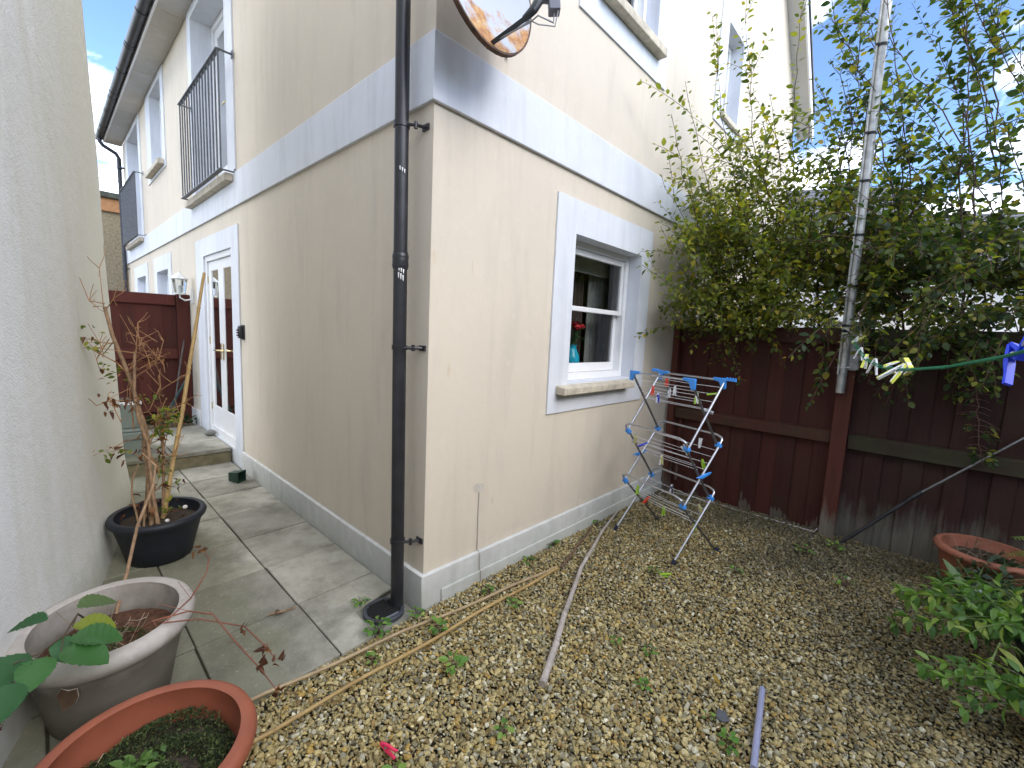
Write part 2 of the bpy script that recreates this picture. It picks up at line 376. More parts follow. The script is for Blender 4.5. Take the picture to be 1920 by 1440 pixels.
# ------------------------------------------------------------------ the cream house
HX, HY, EZ = 6.58, 10.64, 4.95
house = thing('house', 'cream rendered two storey house with white band, white window surrounds and corner downpipe', 'house', (0, 0, 0))
gab = lambda u, d, z: (u, d, z)          # gable face: u along x, d inwards
sid = lambda u, d, z: (d, u, z)          # long side: u along y, d inwards
GH = [(1.19, 2.14, 1.165, 2.19), (1.36, 2.12, 3.80, 4.70), (3.62, 4.10, 3.88, 4.74)]
SH = [(3.28, 4.36, 0.165, 2.215), (3.30, 4.60, 2.90, 4.84), (6.44, 7.33, 3.74, 4.86), (8.58, 9.90, 2.90, 4.84), (6.42, 7.32, 0.95, 2.21), (8.42, 9.42, 0.2, 2.22)]
def wall_faces(mb, u0, u1, z0, z1, holes):
    us = sorted({u0, u1, *[h[0] for h in holes], *[h[1] for h in holes]}); zs = sorted({z0, z1, *[h[2] for h in holes], *[h[3] for h in holes]})
    for a, c in zip(us, us[1:]):
        for e, g in zip(zs, zs[1:]):
            cu, cz = (a + c) / 2, (e + g) / 2
            if any(h[0] < cu < h[1] and h[2] < cz < h[3] for h in holes): continue
            mb.quad((a, 0, e), (c, 0, e), (c, 0, g), (a, 0, g))
wb = MB(gab); wall_faces(wb, 0, HX, -0.1, EZ, GH); wb.add([(0, 0, EZ), (HX, 0, EZ), (HX / 2, 0, EZ + HX / 2)], [(0, 1, 2)])
wb.mp = sid; wall_faces(wb, 0, HY, -0.1, EZ, SH); wb.mp = None
wb.quad((HX, 0, -.1), (HX, HY, -.1), (HX, HY, EZ), (HX, 0, EZ)); wb.add([(0, HY, -.1), (0, HY, EZ), (HX / 2, HY, EZ + HX / 2), (HX, HY, EZ), (HX, HY, -.1)], [(0, 1, 2, 3, 4)])
wb.fin('wall', CREAM, house, smooth=0)
def band(name, mat, z0, z1, t, ys, xs):
    b = MB()
    # one mitred strip round the corner, gaps at doors
    (y0, y1), (x0, x1) = ys[0], xs[0]; g = -.0005
    b.prism([(-t, y1, z0), (-t, -t, z0), (x1, -t, z0), (x1, g, z0), (g, g, z0), (g, y1, z0)], (0, 0, z1 - z0))
    return b
b = band('string_course', WHITE, 2.572, 2.876, 0.022, [(0.0, HY)], [(0, HX)]); b.fin('string_course', WHITE, house, bevel=0.004)
b = band('plinth', PLINTH, -0.05, 0.198, 0.026, [(0.0, 3.045)], [(0, HX)]); b.fin('plinth', PLINTH, house, bevel=0.006)
b = MB(); b.box(-.026, -.0005, 4.725, 6.0, -.05, .345); b.fin('plinth', PLINTH, house, bevel=0.006)
b = MB(); b.box(0.10, HX, -0.040, -0.0262, -0.05, 0.085); b.fin('plinth_ledge', PLINTH, house, bevel=0.006)
# eaves of the long side
b = MB(); b.box(-0.262, -0.001, -0.18, HY + 0.1, 4.952, 4.972)
sof = b.fin('soffit', SOFFIT, house)
for y in np.arange(1.2, HY, 1.85):
    q = MB(); q.box(-0.255, -0.004, y, y + 0.012, 4.949, 4.9518); q.fin('soffit_seam', STONE, sof)
b = MB(); b.box(-0.285, -0.263, -0.18, HY + 0.1, 4.945, 5.10); b.fin('fascia', GLOSSW, house, bevel=0.003)
def half_round(y0, y1, cx, cz, r, th=0.004, n=10):
    b = MB(); pr = [(cx + r * math.cos(a), cz + r * math.sin(a)) for a in np.linspace(math.pi, 2 * math.pi, n)]
    pi = [(cx + (r - th) * math.cos(a), cz + (r - th) * math.sin(a)) for a in np.linspace(2 * math.pi, math.pi, n)]
    b.prism([(x, y0, z) for x, z in pr + pi], (0, y1 - y0, 0)); return b
gut = half_round(-0.2, HY + 0.12, -0.345, 5.02, 0.058).fin('gutter', GREYP, house)
for y in np.arange(0.6, HY, 0.92): half_round(y, y + 0.035, -0.345, 5.02, 0.064).fin('gutter_bracket', GREYP, gut)
for y in (1.9, 3.95, 5.9, 7.9, 9.9): half_round(y + .3, y + 0.38, -0.345, 5.02, 0.0625).fin('gutter_joint', GREYP, gut)
# roof
b = MB()
rp = [(-0.30, 5.06), (HX / 2, 5.06 + HX / 2 + 0.30), (HX + 0.30, 5.06), (HX + 0.30, 5.00), (HX / 2, 5.00 + HX / 2 + 0.30), (-0.30, 5.00)]
b.prism([(x, -0.20, z) for x, z in rp], (0, HY + 0.4, 0)); roof = b.fin('roof', SLATE, house, smooth=0)
b = MB()
for sx in (1,):
    b.prism([(HX / 2 + 0.02, -0.19, EZ + HX / 2 - 0.03), (HX + 0.28, -0.19, EZ - 0.29), (HX + 0.28, -0.19, EZ - 0.275), (HX / 2 + 0.02, -0.19, EZ + HX / 2 - 0.015)], (0, 0.188, 0))
    b.prism([(HX / 2 - 0.02, -0.19, EZ + HX / 2 - 0.03), (-0.25, -0.19, EZ - 0.26), (-0.25, -0.19, EZ - 0.245), (HX / 2 - 0.02, -0.19, EZ + HX / 2 - 0.015)], (0, 0.188, 0))
b.fin('verge_soffit', SOFFIT, roof)
b = MB(); b.prism([(HX / 2, -0.214, EZ + HX / 2 - 0.05), (HX + 0.3, -0.214, EZ - 0.35), (HX + 0.3, -0.214, EZ - 0.2), (HX / 2, -0.214, EZ + HX / 2 + 0.10)], (0, 0.022, 0)); b.fin('bargeboard', GLOSSW, roof)

def surround(mp, hole, outer, depth, t=0.013, name='window_surround', parent=None):
    """White ring standing proud of the wall, with the reveals of the opening."""
    u0, u1, z0, z1 = hole; U0, U1, Z0, Z1 = outer
    b = MB(mp)
    for q in [(U0, u0, Z0, Z1), (u1, U1, Z0, Z1), (u0, u1, z1, Z1), (u0, u1, Z0, z0)]:
        if q[1] - q[0] > .002 and q[3] - q[2] > .002:
            b.box(q[0], q[1], -t, -0.0006, q[2], q[3])
    e = 0.0008
    b.quad((u0 + e, -t, z0), (u0 + e, depth, z0), (u0 + e, depth, z1), (u0 + e, -t, z1)); b.quad((u1 - e, -t, z0), (u1 - e, depth, z0), (u1 - e, depth, z1), (u1 - e, -t, z1))
    b.quad((u0, -t, z1 - e), (u1, -t, z1 - e), (u1, depth, z1 - e), (u0, depth, z1 - e)); b.quad((u0, -t, z0 + e), (u1, -t, z0 + e), (u1, depth, z0 + e), (u0, depth, z0 + e))
    return b.fin(name, WHITE, parent or house, smooth=0)
def ring(mp, u0, u1, z0, z1, d0, d1, w, wb=None, wt=None):
    wb = wb or w; wt = wt or w
    b = MB(mp); b.box(u0, u0 + w, d0, d1, z0, z1); b.box(u1 - w, u1, d0, d1, z0, z1); b.box(u0 + w, u1 - w, d0, d1, z0, z0 + wb); b.box(u0 + w, u1 - w, d0, d1, z1 - wt, z1)
    return b
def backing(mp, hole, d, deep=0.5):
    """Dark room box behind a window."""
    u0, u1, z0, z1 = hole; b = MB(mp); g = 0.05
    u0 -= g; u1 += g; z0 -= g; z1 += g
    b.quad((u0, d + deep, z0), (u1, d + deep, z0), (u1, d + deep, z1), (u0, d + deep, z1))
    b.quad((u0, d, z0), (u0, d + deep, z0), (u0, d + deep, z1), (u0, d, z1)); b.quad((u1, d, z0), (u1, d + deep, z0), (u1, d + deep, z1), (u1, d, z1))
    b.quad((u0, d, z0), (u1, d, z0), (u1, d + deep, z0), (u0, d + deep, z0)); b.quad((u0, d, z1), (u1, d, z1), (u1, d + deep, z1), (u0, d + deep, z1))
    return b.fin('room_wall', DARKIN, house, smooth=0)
def sash_window(mp, hole, depth, mid=0.52, sill=None, label=None, back=True):
    u0, u1, z0, z1 = hole; e = 0.002
    w = ring(mp, u0 + e, u1 - e, z0 + e, z1 - e, depth, depth + 0.12, 0.045, 0.05).fin('window', GLOSSW, house, bevel=0.003)
    if label: w['label'] = label
    zm = z0 + (z1 - z0) * mid; a, c = u0 + 0.049, u1 - 0.049
    ring(mp, a, c, zm - 0.02, z1 - 0.049, depth + 0.018, depth + 0.052, 0.038, 0.036, 0.045).fin('upper_sash', GLOSSW, w, bevel=0.003)
    ring(mp, a, c, z0 + 0.054, zm + 0.018, depth + 0.06, depth + 0.096, 0.042, 0.07, 0.034).fin('lower_sash', GLOSSW, w, bevel=0.003)
    b = MB(mp); b.quad((a + .03, depth + .035, zm), (c - .03, depth + .035, zm), (c - .03, depth + .035, z1 - .08), (a + .03, depth + .035, z1 - .08)); b.fin('pane', GLASS, w, smooth=0)
    b = MB(mp); b.quad((a + .03, depth + .078, z0 + .1), (c - .03, depth + .078, z0 + .1), (c - .03, depth + .078, zm), (a + .03, depth + .078, zm)); b.fin('pane', GLASS, w, smooth=0)
    if sill:
        b = MB(mp); s = sill
        b.add([(s[0], -s[4], s[2]), (s[1], -s[4], s[2]), (s[1], -.014, s[2]), (s[0], -.014, s[2]),
               (s[0], -s[4], s[3] - 0.012), (s[1], -s[4], s[3] - 0.012), (s[1], -.014, s[3]), (s[0], -.014, s[3])],
              [(0, 3, 2, 1), (4, 5, 6, 7), (0, 1, 5, 4), (1, 2, 6, 5), (2, 3, 7, 6), (3, 0, 4, 7)])
        b.box(max(u0 + .004, s[0]), min(u1 - .004, s[1]), -0.0135, depth - .002, s[3] - 0.05, s[3] - 0.001)
        b.fin('sill', STONE, w, bevel=0.006)
    if back: backing(mp, hole, depth + 0.121)
    return w
# gable windows
surround(gab, GH[0], (0.975, 2.315, 0.965, 2.412), 0.12); sash_window(gab, GH[0], 0.10, 0.53, (1.055, 2.03, 1.095, 1.158, 0.095), back=False)
surround(gab, GH[1], (1.085, 2.315, 3.555, 4.88), 0.12); sash_window(gab, GH[1], 0.10, 0.52, (1.28, 2.165, 3.715, 3.792, 0.085))
surround(gab, GH[2], (3.41, 4.22, 3.74, 4.93), 0.14); sash_window(gab, GH[2], 0.12, 0.52, (3.58, 4.14, 3.81, 3.875, 0.05))
# long side
surround(sid, SH[0], (3.05, 4.71, 0.0, 2.412), 0.03, name='door_surround')
surround(sid, SH[1], (3.07, 4.76, 2.877, 4.948), 0.21, name='door_surround')
surround(sid, SH[2], (6.26, 7.70, 3.62, 4.948), 0.13); sash_window(sid, SH[2], 0.11, 0.5, (6.34, 7.43, 3.66, 3.735, 0.09))
surround(sid, SH[3], (8.38, 10.15, 2.877, 4.948), 0.21, name='door_surround')
surround(sid, SH[4], (6.19, 7.56, 0.7, 2.435), 0.13); sash_window(sid, SH[4], 0.11, 0.5)
surround(sid, SH[5], (8.19, 9.75, 0.0, 2.43), 0.13, name='door_surround')
def french_door(mp, hole, d, pane_z, handle_z, step=True, curtain=None, hinges=True):
    u0, u1, z0, z1 = hole; e = .002
    fr = ring(mp, u0 + e, u1 - e, z0 + e, z1 - e, d, d + 0.09, 0.05, 0.09 if step else 0.05, 0.06).fin('door', GLOSSW, house, bevel=0.003)
    a, c = u0 + .054, u1 - .054; mid = (a + c) / 2; zb, zt = z0 + (.095 if step else .055), z1 - .065
    for (p, q, s) in ((a, mid - .002, 1), (mid + .002, c, -1)):
        ring(mp, p, q, zb, zt, d + 0.02, d + 0.062, 0.095, pane_z - zb, 0.105).fin('door_leaf', GLOSSW, fr, bevel=0.004)
        b = MB(mp); b.quad((p + .09, d + .026, pane_z - .01), (q - .09, d + .026, pane_z - .01), (q - .09, d + .026, zt - .1), (p + .09, d + .026, zt - .1)); b.fin('pane', GLASS, fr, smooth=0)
        hu = mid - s * 0.05
        b = MB(mp); b.box(hu - .014, hu + .014, d + .012, d + .0195, handle_z - .10, handle_z + .08); b.tube([(hu, d + .012, handle_z), (hu, d - .03, handle_z)], .009, 8); b.tube([(hu, d - .03, handle_z), (hu - s * .05, d - .034, handle_z + .002), (hu - s * 0.11, d - .028, handle_z - .004)], [.008, .009, .007], 8)
        b.fin('handle', BRASS, fr)
        if hinges:
            for hz in (zb + .22, (zb + zt) / 2 + .05, zt - .2):
                u = p - .006 if s > 0 else q + .006
                b = MB(mp); b.tube([(u, d + .012, hz - .04), (u, d + .012, hz + .04)], .007, 8); b.fin('hinge', BRASS, fr)
    backing(mp, (u0, u1, z0, z1), d + .091, 0.7)
    return fr
french_door(sid, SH[0], 0.006, 0.50, 1.16)
french_door(sid, SH[1], 0.19, 3.25, 3.85, False)
french_door(sid, SH[3], 0.19, 3.25, 3.85, False)
french_door(sid, SH[5], 0.10, 0.55, 1.16)
# balcony guards in front of the upper doors
def guard(y0, y1, z0, z1, nb):
    x = -0.125; b = MB(); b.box(x - .02, x + .02, y0, y1, z1 - .006, z1 + .006); g = b.fin('balcony_guard', IRON, house, bevel=0.002)
    b = MB(); b.box(x - .02, x + .02, y0, y1, z0 - .006, z0 + .006); b.fin('bottom_rail', IRON, g, bevel=0.002)
    for y in np.linspace(y0 + .012, y1 - .012, nb):
        q = MB(); q.tube([(x, y, z0 + .006), (x, y, z1 - .006)], 0.0075, 8, cap=False); q.fin('bar', IRON, g)
    for z in (z0, z1):
        for y in (y0 + .01, y1 - .01):
            q = MB(); q.box(x + .02, -0.014, y - .008, y + .008, z - .006, z + .006); q.box(-0.019, -0.0135, y - .022, y + .022, z - .03, z + .03); q.fin('bracket', IRON, g)
    return g
guard(3.06, 4.66, 2.875, 3.90, 15); guard(8.15, 10.0, 2.875, 3.90, 17)
for (a, c) in ((3.10, 4.79), (8.35, 10.1)):
    b = MB(); b.box(-0.088, -0.0225, a, c, 2.80, 2.868); b.fin('sill', STONE, house, bevel=0.006)
# corner downpipe
b = MB(); b.tube([(-0.092, 0.105, 0.012), (-0.092, 0.118, 1.2), (-0.092, 0.13, 2.4), (-0.092, 0.142, 4.82), (-0.16, 0.142, 4.93), (-0.335, 0.142, 5.0)], 0.034, 20)
dp = b.fin('downpipe', BLACKP, house)
b = MB(); b.tube([(-0.092, 0.124, 1.79), (-0.092, 0.124, 1.80), (-0.092, 0.124, 1.86), (-0.092, 0.124, 1.868)], [.036, .0395, .0395, .036], 20); b.tube([(-0.092, 0.124, 1.868), (-0.092, 0.124, 1.874)], [.0365, .0365], 20); b.tube([(-0.092, 0.124, 1.845), (-0.092, 0.124, 1.852)], .0408, 20); b.tube([(-0.092, 0.124, 1.806), (-0.092, 0.124, 1.813)], .0408, 20); b.fin('pipe_collar', BLACKP, dp)
for z, yy in ((2.47, .131), (1.402, .12), (0.375, .109)):
    b = MB(); b.tube([(-0.092, yy, z - .012), (-0.092, yy, z + .012)], .0388, 20)
    b.tube([(-.086, yy - .03, z), (-.045, yy - .06, z), (-.004, yy - .075, z)], .0085, 8); b.box(-.010, -.0015, yy - .1, yy - .05, z - .014, z + .014)
    b.tube([(-.05, yy - .057, z - .016), (-.05, yy - .057, z + .016)], .009, 8)
    b.fin('pipe_clip', BLACKP, dp)
SPLASH = simple('paint_splash', (0.75, 0.75, 0.75), 0.6)
for (z, dz, a) in ((1.772, .03, 2.3), (1.80, .022, 2.6), (2.27, .02, 2.2), (0.62, .012, 2.5)):
    b = MB(); cx, cy = -0.092, .122
    for k in range(3):
        an = R(200 + 18 * k + 10 * a)
        p = Vector((cx + .0348 * math.cos(an), cy + .0348 * math.sin(an), z - k * .006)); t = Vector((-math.sin(an), math.cos(an), 0)) * .0035
        b.add([p - t, p + t, p + t * .6 - Vector((0, 0, dz)), p - t * .5 - Vector((0, 0, dz * .8))], [(0, 1, 2, 3)])
    b.fin('paint_splash', SPLASH, dp)
# far downpipe
b = MB(); b.tube([(-0.345, 10.55, 4.99), (-0.345, 10.55, 4.90), (-0.30, 10.55, 4.84), (-0.11, 10.55, 4.74), (-0.07, 10.55, 4.66), (-0.07, 10.52, 1.95), (-0.07, 10.52, 0.0)], 0.036, 14); fp = b.fin('downpipe', GREYP, house)
for z in (4.45, 3.3, 2.45): q = MB(); q.tube([(-0.07, 10.52, z), (-0.07, 10.52, z + .04)], .043, 14); q.box(-.08, -.002, 10.44, 10.50, z + .005, z + .03); q.fin('pipe_clip', GREYP, fp)
# crack repair, air brick and stains on the gable are built on the wall
b = MB(); b.add([(0.335, -.003, .60), (.36, -.003, .615), (.40, -.003, .61), (.425, -.003, .59), (.41, -.003, .565), (.395, -.003, .555), (.37, -.003, .56), (.35, -.003, .575)], [tuple(range(8))]); b.fin('filler_patch', simple('filler', (0.52, .48, .42), .9, bump=.4), house, smooth=0)
b = MB(); b.tube([(0.385, -.003, .56), (.382, -.004, .4), (.385, -.004, .3), (.384, -.006, .21), (.384, -.03, .19), (.386, -.032, .1), (.384, -.044, .08), (.388, -.045, 0.0)], .0032, 6); b.fin('wall_cable', simple('cable_grey', (.42, .38, .33), .6), house)
b = MB(); b.box(2.86, 3.03, -.012, -.0007, 2.16, 2.26)
for k in range(5): b.box(2.87, 3.02, -.02, -.012, 2.168 + k * .018, 2.176 + k * .018)
b.fin('air_vent', simple('vent_cream', (.55, .5, .42), .7), house)
# the room behind the gable window
RW = simple('room_paint', (0.36, 0.32, 0.24), 0.9, var=.1)
b = MB(); b.quad((.75, .225, .2), (.75, 2.8, .2), (.75, 2.8, 2.5), (.75, .225, 2.5)); b.quad((2.95, .225, .2), (2.95, 2.8, .2), (2.95, 2.8, 2.5), (2.95, .225, 2.5)); b.quad((.75, 2.8, .2), (2.95, 2.8, .2), (2.95, 2.8, 2.5), (.75, 2.8, 2.5)); b.quad((.75, .225, .2), (2.95, .225, .2), (2.95, 2.8, .2), (.75, 2.8, .2)); b.quad((.75, .225, 2.5), (2.95, .225, 2.5), (2.95, 2.8, 2.5), (.75, 2.8, 2.5))
b.fin('room_wall', RW, house, smooth=0)
b = MB(); b.box(1.10, 2.25, .2255, .42, 1.16, 1.195); b.fin('window_board', GLOSSW, house, bevel=.004)
def curtain(name, label, mat, x0, x1, y, z0, z1, folds, amp):
    b = MB(); n = folds * 8; vs = []
    for zz_ in (z0, (z0 + z1) / 2, z1):
        for i in range(n + 1):
            t = i / n; vs.append((x0 + (x1 - x0) * t, y + amp * math.sin(t * folds * 2 * math.pi) + .3 * amp * math.sin(t * 7), zz_))
    b.add(vs, [(r * (n + 1) + i, r * (n + 1) + i + 1, (r + 1) * (n + 1) + i + 1, (r + 1) * (n + 1) + i) for r in range(2) for i in range(n)])
    return tag(b.fin(name, mat, smooth=80), label, 'curtain')
curtain('curtain', 'dark brown curtain hanging behind the lower gable window', simple('brown_curtain', (.085, .06, .05), .9), 1.74, 1.98, .45, .4, 2.4, 4, .02)
curtain('curtain', 'pale grey net curtain at the right side of the gable window', simple('net_curtain', (.40, .40, .37), .9), 1.99, 2.32, .40, .4, 2.4, 6, .014)
b = MB(); vs = [(0.42 + .02 * math.sin(i * .8), 3.30 + i * .0175, z) for z in (.2, 1.75) for i in range(61)]
b.add(vs, [(i, i + 1, 62 + i, 61 + i) for i in range(60)])
tag(b.fin('curtain', simple('door_curtain', (.36, .27, .20), .9), smooth=80), 'brown curtain behind the glazed doors of the step', 'curtain')
b = MB(); b.box(1.2, 2.13, .30, .315, 2.02, 2.22); tag(b.fin('roller_blind', simple('blind_cream', (.62, .60, .52), .8), bevel=.003), 'rolled up pale blind at the top of the lower gable window', 'blind')
# vase with roses on the window board
vase = thing('vase', 'turquoise vase of red roses on the inside window board', 'vase', (1.64, 0.30, 1.195))
b = MB(); b.lathe([(0.0, 0), (.045, 0), (.062, .02), (.078, .09), (.074, .14), (.05, .19), (.042, .215), (.056, .232), (.052, .232), (.036, .21), (0, .2)], (1.64, .30, 1.195), 28); b.fin('body', simple('turquoise_glaze', S('2fb8d8'), .25, var=.06), vase, smooth=60)
RED = simple('rose_red', (.62, .03, .045), .55, var=.3, scale=60); GST = simple('rose_leaf', (.03, .09, .02), .6, var=.4, scale=50)
for k in range(9):
    a = k * 2.4; q = .02 + .075 * (k / 9) ** .5; c = Vector((1.64 + q * math.cos(a) * 1.25, .30 + q * math.sin(a), 1.60 - .22 * q + .03 * math.sin(k * 5)))
    b = MB()
    for j in range(9):
        t = j * 2.39; rr = .010 + .0022 * j; b.lathe([(rr * .3, -.018), (rr * 1.0, -.004), (rr * 1.12, .012 - .001 * j), (rr, .02 - .0018 * j)], tuple(c + Vector((.004 * math.cos(t), .004 * math.sin(t), 0))), 9, 1 + .15 * math.cos(t), 1 + .15 * math.sin(t))
    b.fin('rose', RED, vase)
b = MB()
for k in range(9):
    a = k * 2.4; q = .02 + .075 * (k / 9) ** .5
    b.tube([(1.64, .30, 1.42), (1.64 + q * .7 * math.cos(a), .30 + q * .7 * math.sin(a), 1.5), (1.64 + q * 1.25 * math.cos(a), .30 + q * math.sin(a), 1.585)], .003, 5)
for k in range(46):
    a = k * 2.4; q = random.uniform(.02, .09); p = Vector((1.64 + q * math.cos(a), .30 + q * math.sin(a), random.uniform(1.44, 1.57))); d = Vector((math.cos(a), math.sin(a), random.uniform(-.3, .6))) * .035; s_ = Vector((-d.y, d.x, .01)) * .5
    b.add([p, p + d * .5 + s_, p + d, p + d * .5 - s_], [(0, 1, 2), (0, 2, 3)])
b.fin('greenery', GST, vase)

# ------------------------------------------------------------------ old rendered wall to the side
OLDW = paint_wall('old_wall_paint', (0.77, 0.77, 0.765), (0.58, 0.575, 0.51), 0.35, 0.8, 0.2, yellow=(.70, .685, .57))
bx_y = [-3.5, 0.253, 0.455, 0.781, 1.421, 2.535, 3.0]; bx_x = [-2.58, -1.492, -1.434, -1.341, -1.177, -0.97, -0.90]
rgw = np.random.default_rng(9)
ph = rgw.uniform(0, 6.28, (10,)); fr = rgw.uniform(.8, 5.5, (10, 2))
def bumpf(y, z): return sum(np.sin(fr[i, 0] * y + fr[i, 1] * z * .8 + ph[i]) for i in range(10)) / 10
ys = np.concatenate([np.linspace(-3.5, 2.9, 100), [2.96, 2.99]]); zs = np.concatenate([np.linspace(-.06, .9, 30), np.linspace(.95, 5.2, 46)])
V = []; nz = len(zs)
def wall_x(y, z): return np.interp(y, bx_y, bx_x) - 0.028 * max(z - .2, 0) ** .9 + .012 * bumpf(y, z) + .035 * math.exp(-((z + .02) / .25) ** 2) * (y / 3 if y > 0 else 0) - (0.025 if y > 2.98 else (.008 if y > 2.95 else 0))
for y in ys:
    for z in zs: V.append((wall_x(y, z), y + .012 * math.sin(z * 3.1) * (y > 2.5), z))
ny = len(ys); 
for z in zs: V.append((wall_x(2.99, z) - .05, 3.0 + .012 * math.sin(z * 3.1), z))
for z in zs: V.append((-3.2, 3.01, z))
for z in zs: V.append((-3.4, -3.5, z))
F = [(i * nz + j, (i + 1) * nz + j, (i + 1) * nz + j + 1, i * nz + j + 1) for i in range(ny + 2) for j in range(nz - 1)]
F += [((ny + 2) * nz + j, j, j + 1, (ny + 2) * nz + j + 1) for j in range(nz - 1)]
top = [i * nz + nz - 1 for i in range(ny + 3)]
b = MB(); b.add(V, F + [tuple(top)])
tag(b.fin('rendered_wall', OLDW, smooth=60), 'leaning old wall with stained white render beside the slab path', 'wall')

# ------------------------------------------------------------------ fences
RB = wood('fence_board_redbrown', (0.054, 0.0135, 0.0095), (0.15, 0.12, 0.09), 0.05, 0.15)
RB2 = wood('fence_board_weathered', (0.032, 0.010, 0.0085), (0.16, 0.15, 0.12), 0.42, 0.2)
RBR = wood('fence_rail_wood', (0.058, 0.020, 0.013), (0.22, 0.19, 0.14), 0, 0.45, (0.8, 14, 14))
RBG = wood('fence_rail_greenish', (0.042, 0.029, 0.018), (0.2, .17, .12), 0, 0.6, (2, 1.0, 14))
RBP = wood('fence_post_wood', (0.085, 0.024, 0.016), (0.20, 0.175, 0.135), 0.32, 0.1)
RBL = wood('fence_board_russet', (0.070, 0.0165, 0.0115), (0.13, 0.08, 0.06), 0.0, 0.1)
RBLP = wood('fence_post_russet', (0.088, 0.020, 0.0135), (0.13, 0.08, 0.06), 0.0, 0.1)
fence = thing('fence', 'dark red-brown timber fence behind the clothes airer, paint worn off at its foot', 'fence', (2.95, -1.4, 0))
rs = random.Random(12)
nbd = [0]
def boards_y(y0, y1, w, mat, z0, z1, x=2.95):
    y = y0
    while y > y1 + .02:
        ye = max(y - w, y1); b = MB(); nbd[0] += 1; xo = x + (.017 if nbd[0] % 2 else 0) + rs.uniform(-.0015, .0015); ov = .008 if nbd[0] % 2 else -.0005
        b.box(xo, xo + .0105, ye - ov, y + ov, z0 + rs.uniform(-.02, .0), z1 + rs.uniform(-.004, .004)); b.fin('board', mat, fence, bevel=.002); y = ye
boards_y(-0.092, -1.355, 0.128, RB, -0.02, 1.615); boards_y(-1.462, -3.30, 0.112, RB2, -0.03, 1.605); boards_y(-3.40, -4.6, 0.112, RB2, -0.03, 1.605)
for (y0, y1, mt, mid) in ((-1.353, -0.094, RBR, (.748, .848)), (-3.30, -1.464, RBG, (.725, .84)), (-4.6, -3.40, RBG, (.725, .84))):
    for z0, z1, t in ((1.525, 1.655, .03), (mid[0], mid[1], .036)):
        b = MB(); b.prism([(2.945 - t, y0, z0), (2.945, y0, z0), (2.945, y0, z1), (2.945 - t, y0, z1 - .012)], (0, y1 - y0, 0)); b.fin('rail', mt, fence, bevel=.004)
for y0, y1, h in ((-0.09, -0.028, 1.665), (-1.46, -1.357, 1.66), (-3.398, -3.302, 1.66)):
    b = MB(); b.box(2.868, 2.964, y0, y1, -.05, h); b.fin('post', RBP, fence, bevel=.004)
b = MB(); b.box(2.925, 2.944, -.16, -.135, .12, .74); b.fin('batten', RBP, fence, bevel=.002)
# fence across the side passage
pf = thing('fence', 'russet boarded fence closing the passage beside the wall lantern', 'fence', (-0.5, 5.22, 0.16))
x = -0.15; k_ = 0
while x > -1.5:
    k_ += 1; xe = x - .132; b = MB(); ov = .008 if k_ % 2 else -.0005; yo = 5.213 + (.011 if k_ % 2 else 0); b.box(xe - ov, x + ov, yo, yo + .0105, .13, 1.76); b.fin('board', RBL, pf, bevel=.002); x = xe
for z0, z1, t in ((1.655, 1.785, .03), (.978, 1.105, .034), (.3, .42, .03)):
    b = MB(); b.box(-1.5, -.145, 5.21 - t, 5.21, z0, z1); b.fin('rail', RBL, pf, bevel=.004)
b = MB(); b.box(-.142, -.006, 5.15, 5.25, .1, 1.80); b.fin('post', RBLP, pf, bevel=.004)

# ------------------------------------------------------------------ buildings and tree far off
nb = thing('neighbour_house', 'white rendered neighbour house with grey slate roof seen through the shrubs', 'house', (13, 4, 0))
def house_box(root, cx, cy, w, d, h, rise, rot, wallm, roofm, wins=()):
    c, s = math.cos(rot), math.sin(rot); T = lambda x, y, z: (cx + x * c - y * s, cy + x * s + y * c, z)
    b = MB(T); b.box(-w / 2, w / 2, -d / 2, d / 2, -.1, h); b.add([(-w / 2, -d / 2, h), (-w / 2, d / 2, h), (-w / 2, 0, h + rise)], [(0, 1, 2)]); b.add([(w / 2, -d / 2, h), (w / 2, d / 2, h), (w / 2, 0, h + rise)], [(0, 1, 2)])
    b.fin('wall', wallm, root, smooth=0)
    b = MB(T); n = 16
    for sd in (-1, 1):
        for i in range(n):   # overlapping slate courses
            t0, t1 = i / n, (i + 1) / n; y0 = sd * (d / 2 + .25) * (1 - t0); y1 = sd * (d / 2 + .25) * (1 - t1) * 1.0; za = h - .1 + (rise + .1) * t0; zb = h - .1 + (rise + .1) * t1
            b.add([(-w / 2 - .15, y0, za + .05), (w / 2 + .15, y0, za + .05), (w / 2 + .15, y1, zb + .025), (-w / 2 - .15, y1, zb + .025), (-w / 2 - .15, y0, za + .015), (w / 2 + .15, y0, za + .015)], [(0, 1, 2, 3), (4, 5, 1, 0)])
    b.fin('roof', roofm, root, smooth=0)
    for (x, z0, z1, ww) in wins:
        b = MB(T); y = -d / 2; b.box(x - ww / 2, x + ww / 2, y - .02, y + .02, z0, z1); f = b.fin('window', GLOSSW, root)
        b = MB(T); b.quad((x - ww / 2 + .08, y - .024, z0 + .08), (x + ww / 2 - .08, y - .024, z0 + .08), (x + ww / 2 - .08, y - .024, z1 - .08), (x - ww / 2 + .08, y - .024, z1 - .08)); b.fin('pane', simple('far_pane', (.05, .06, .07), .15), f, smooth=0)
NW = simple('neighbour_white_render', (.80, .79, .76), .9, var=.05, scale=2)
house_box(nb, 12.3, 3.6, 10, 5.0, 3.75, 2.1, R(-62), NW, SLATE, ((-3, .9, 2.2, 1.1), (0.2, .9, 2.2, 1.1), (3.2, .9, 2.2, 1.1)))
nc = thing('neighbour_bungalow', 'low white bungalow with dark roof beyond the fence on the open side', 'house', (13, -6, 0))
house_box(nc, 14.0, -7.2, 13, 5.5, 2.9, 1.5, R(-70), NW, SLATE, ((-4, .9, 2.0, 1.3), (0, .9, 2.0, 1.3), (3.5, .9, 2.0, 1.3)))
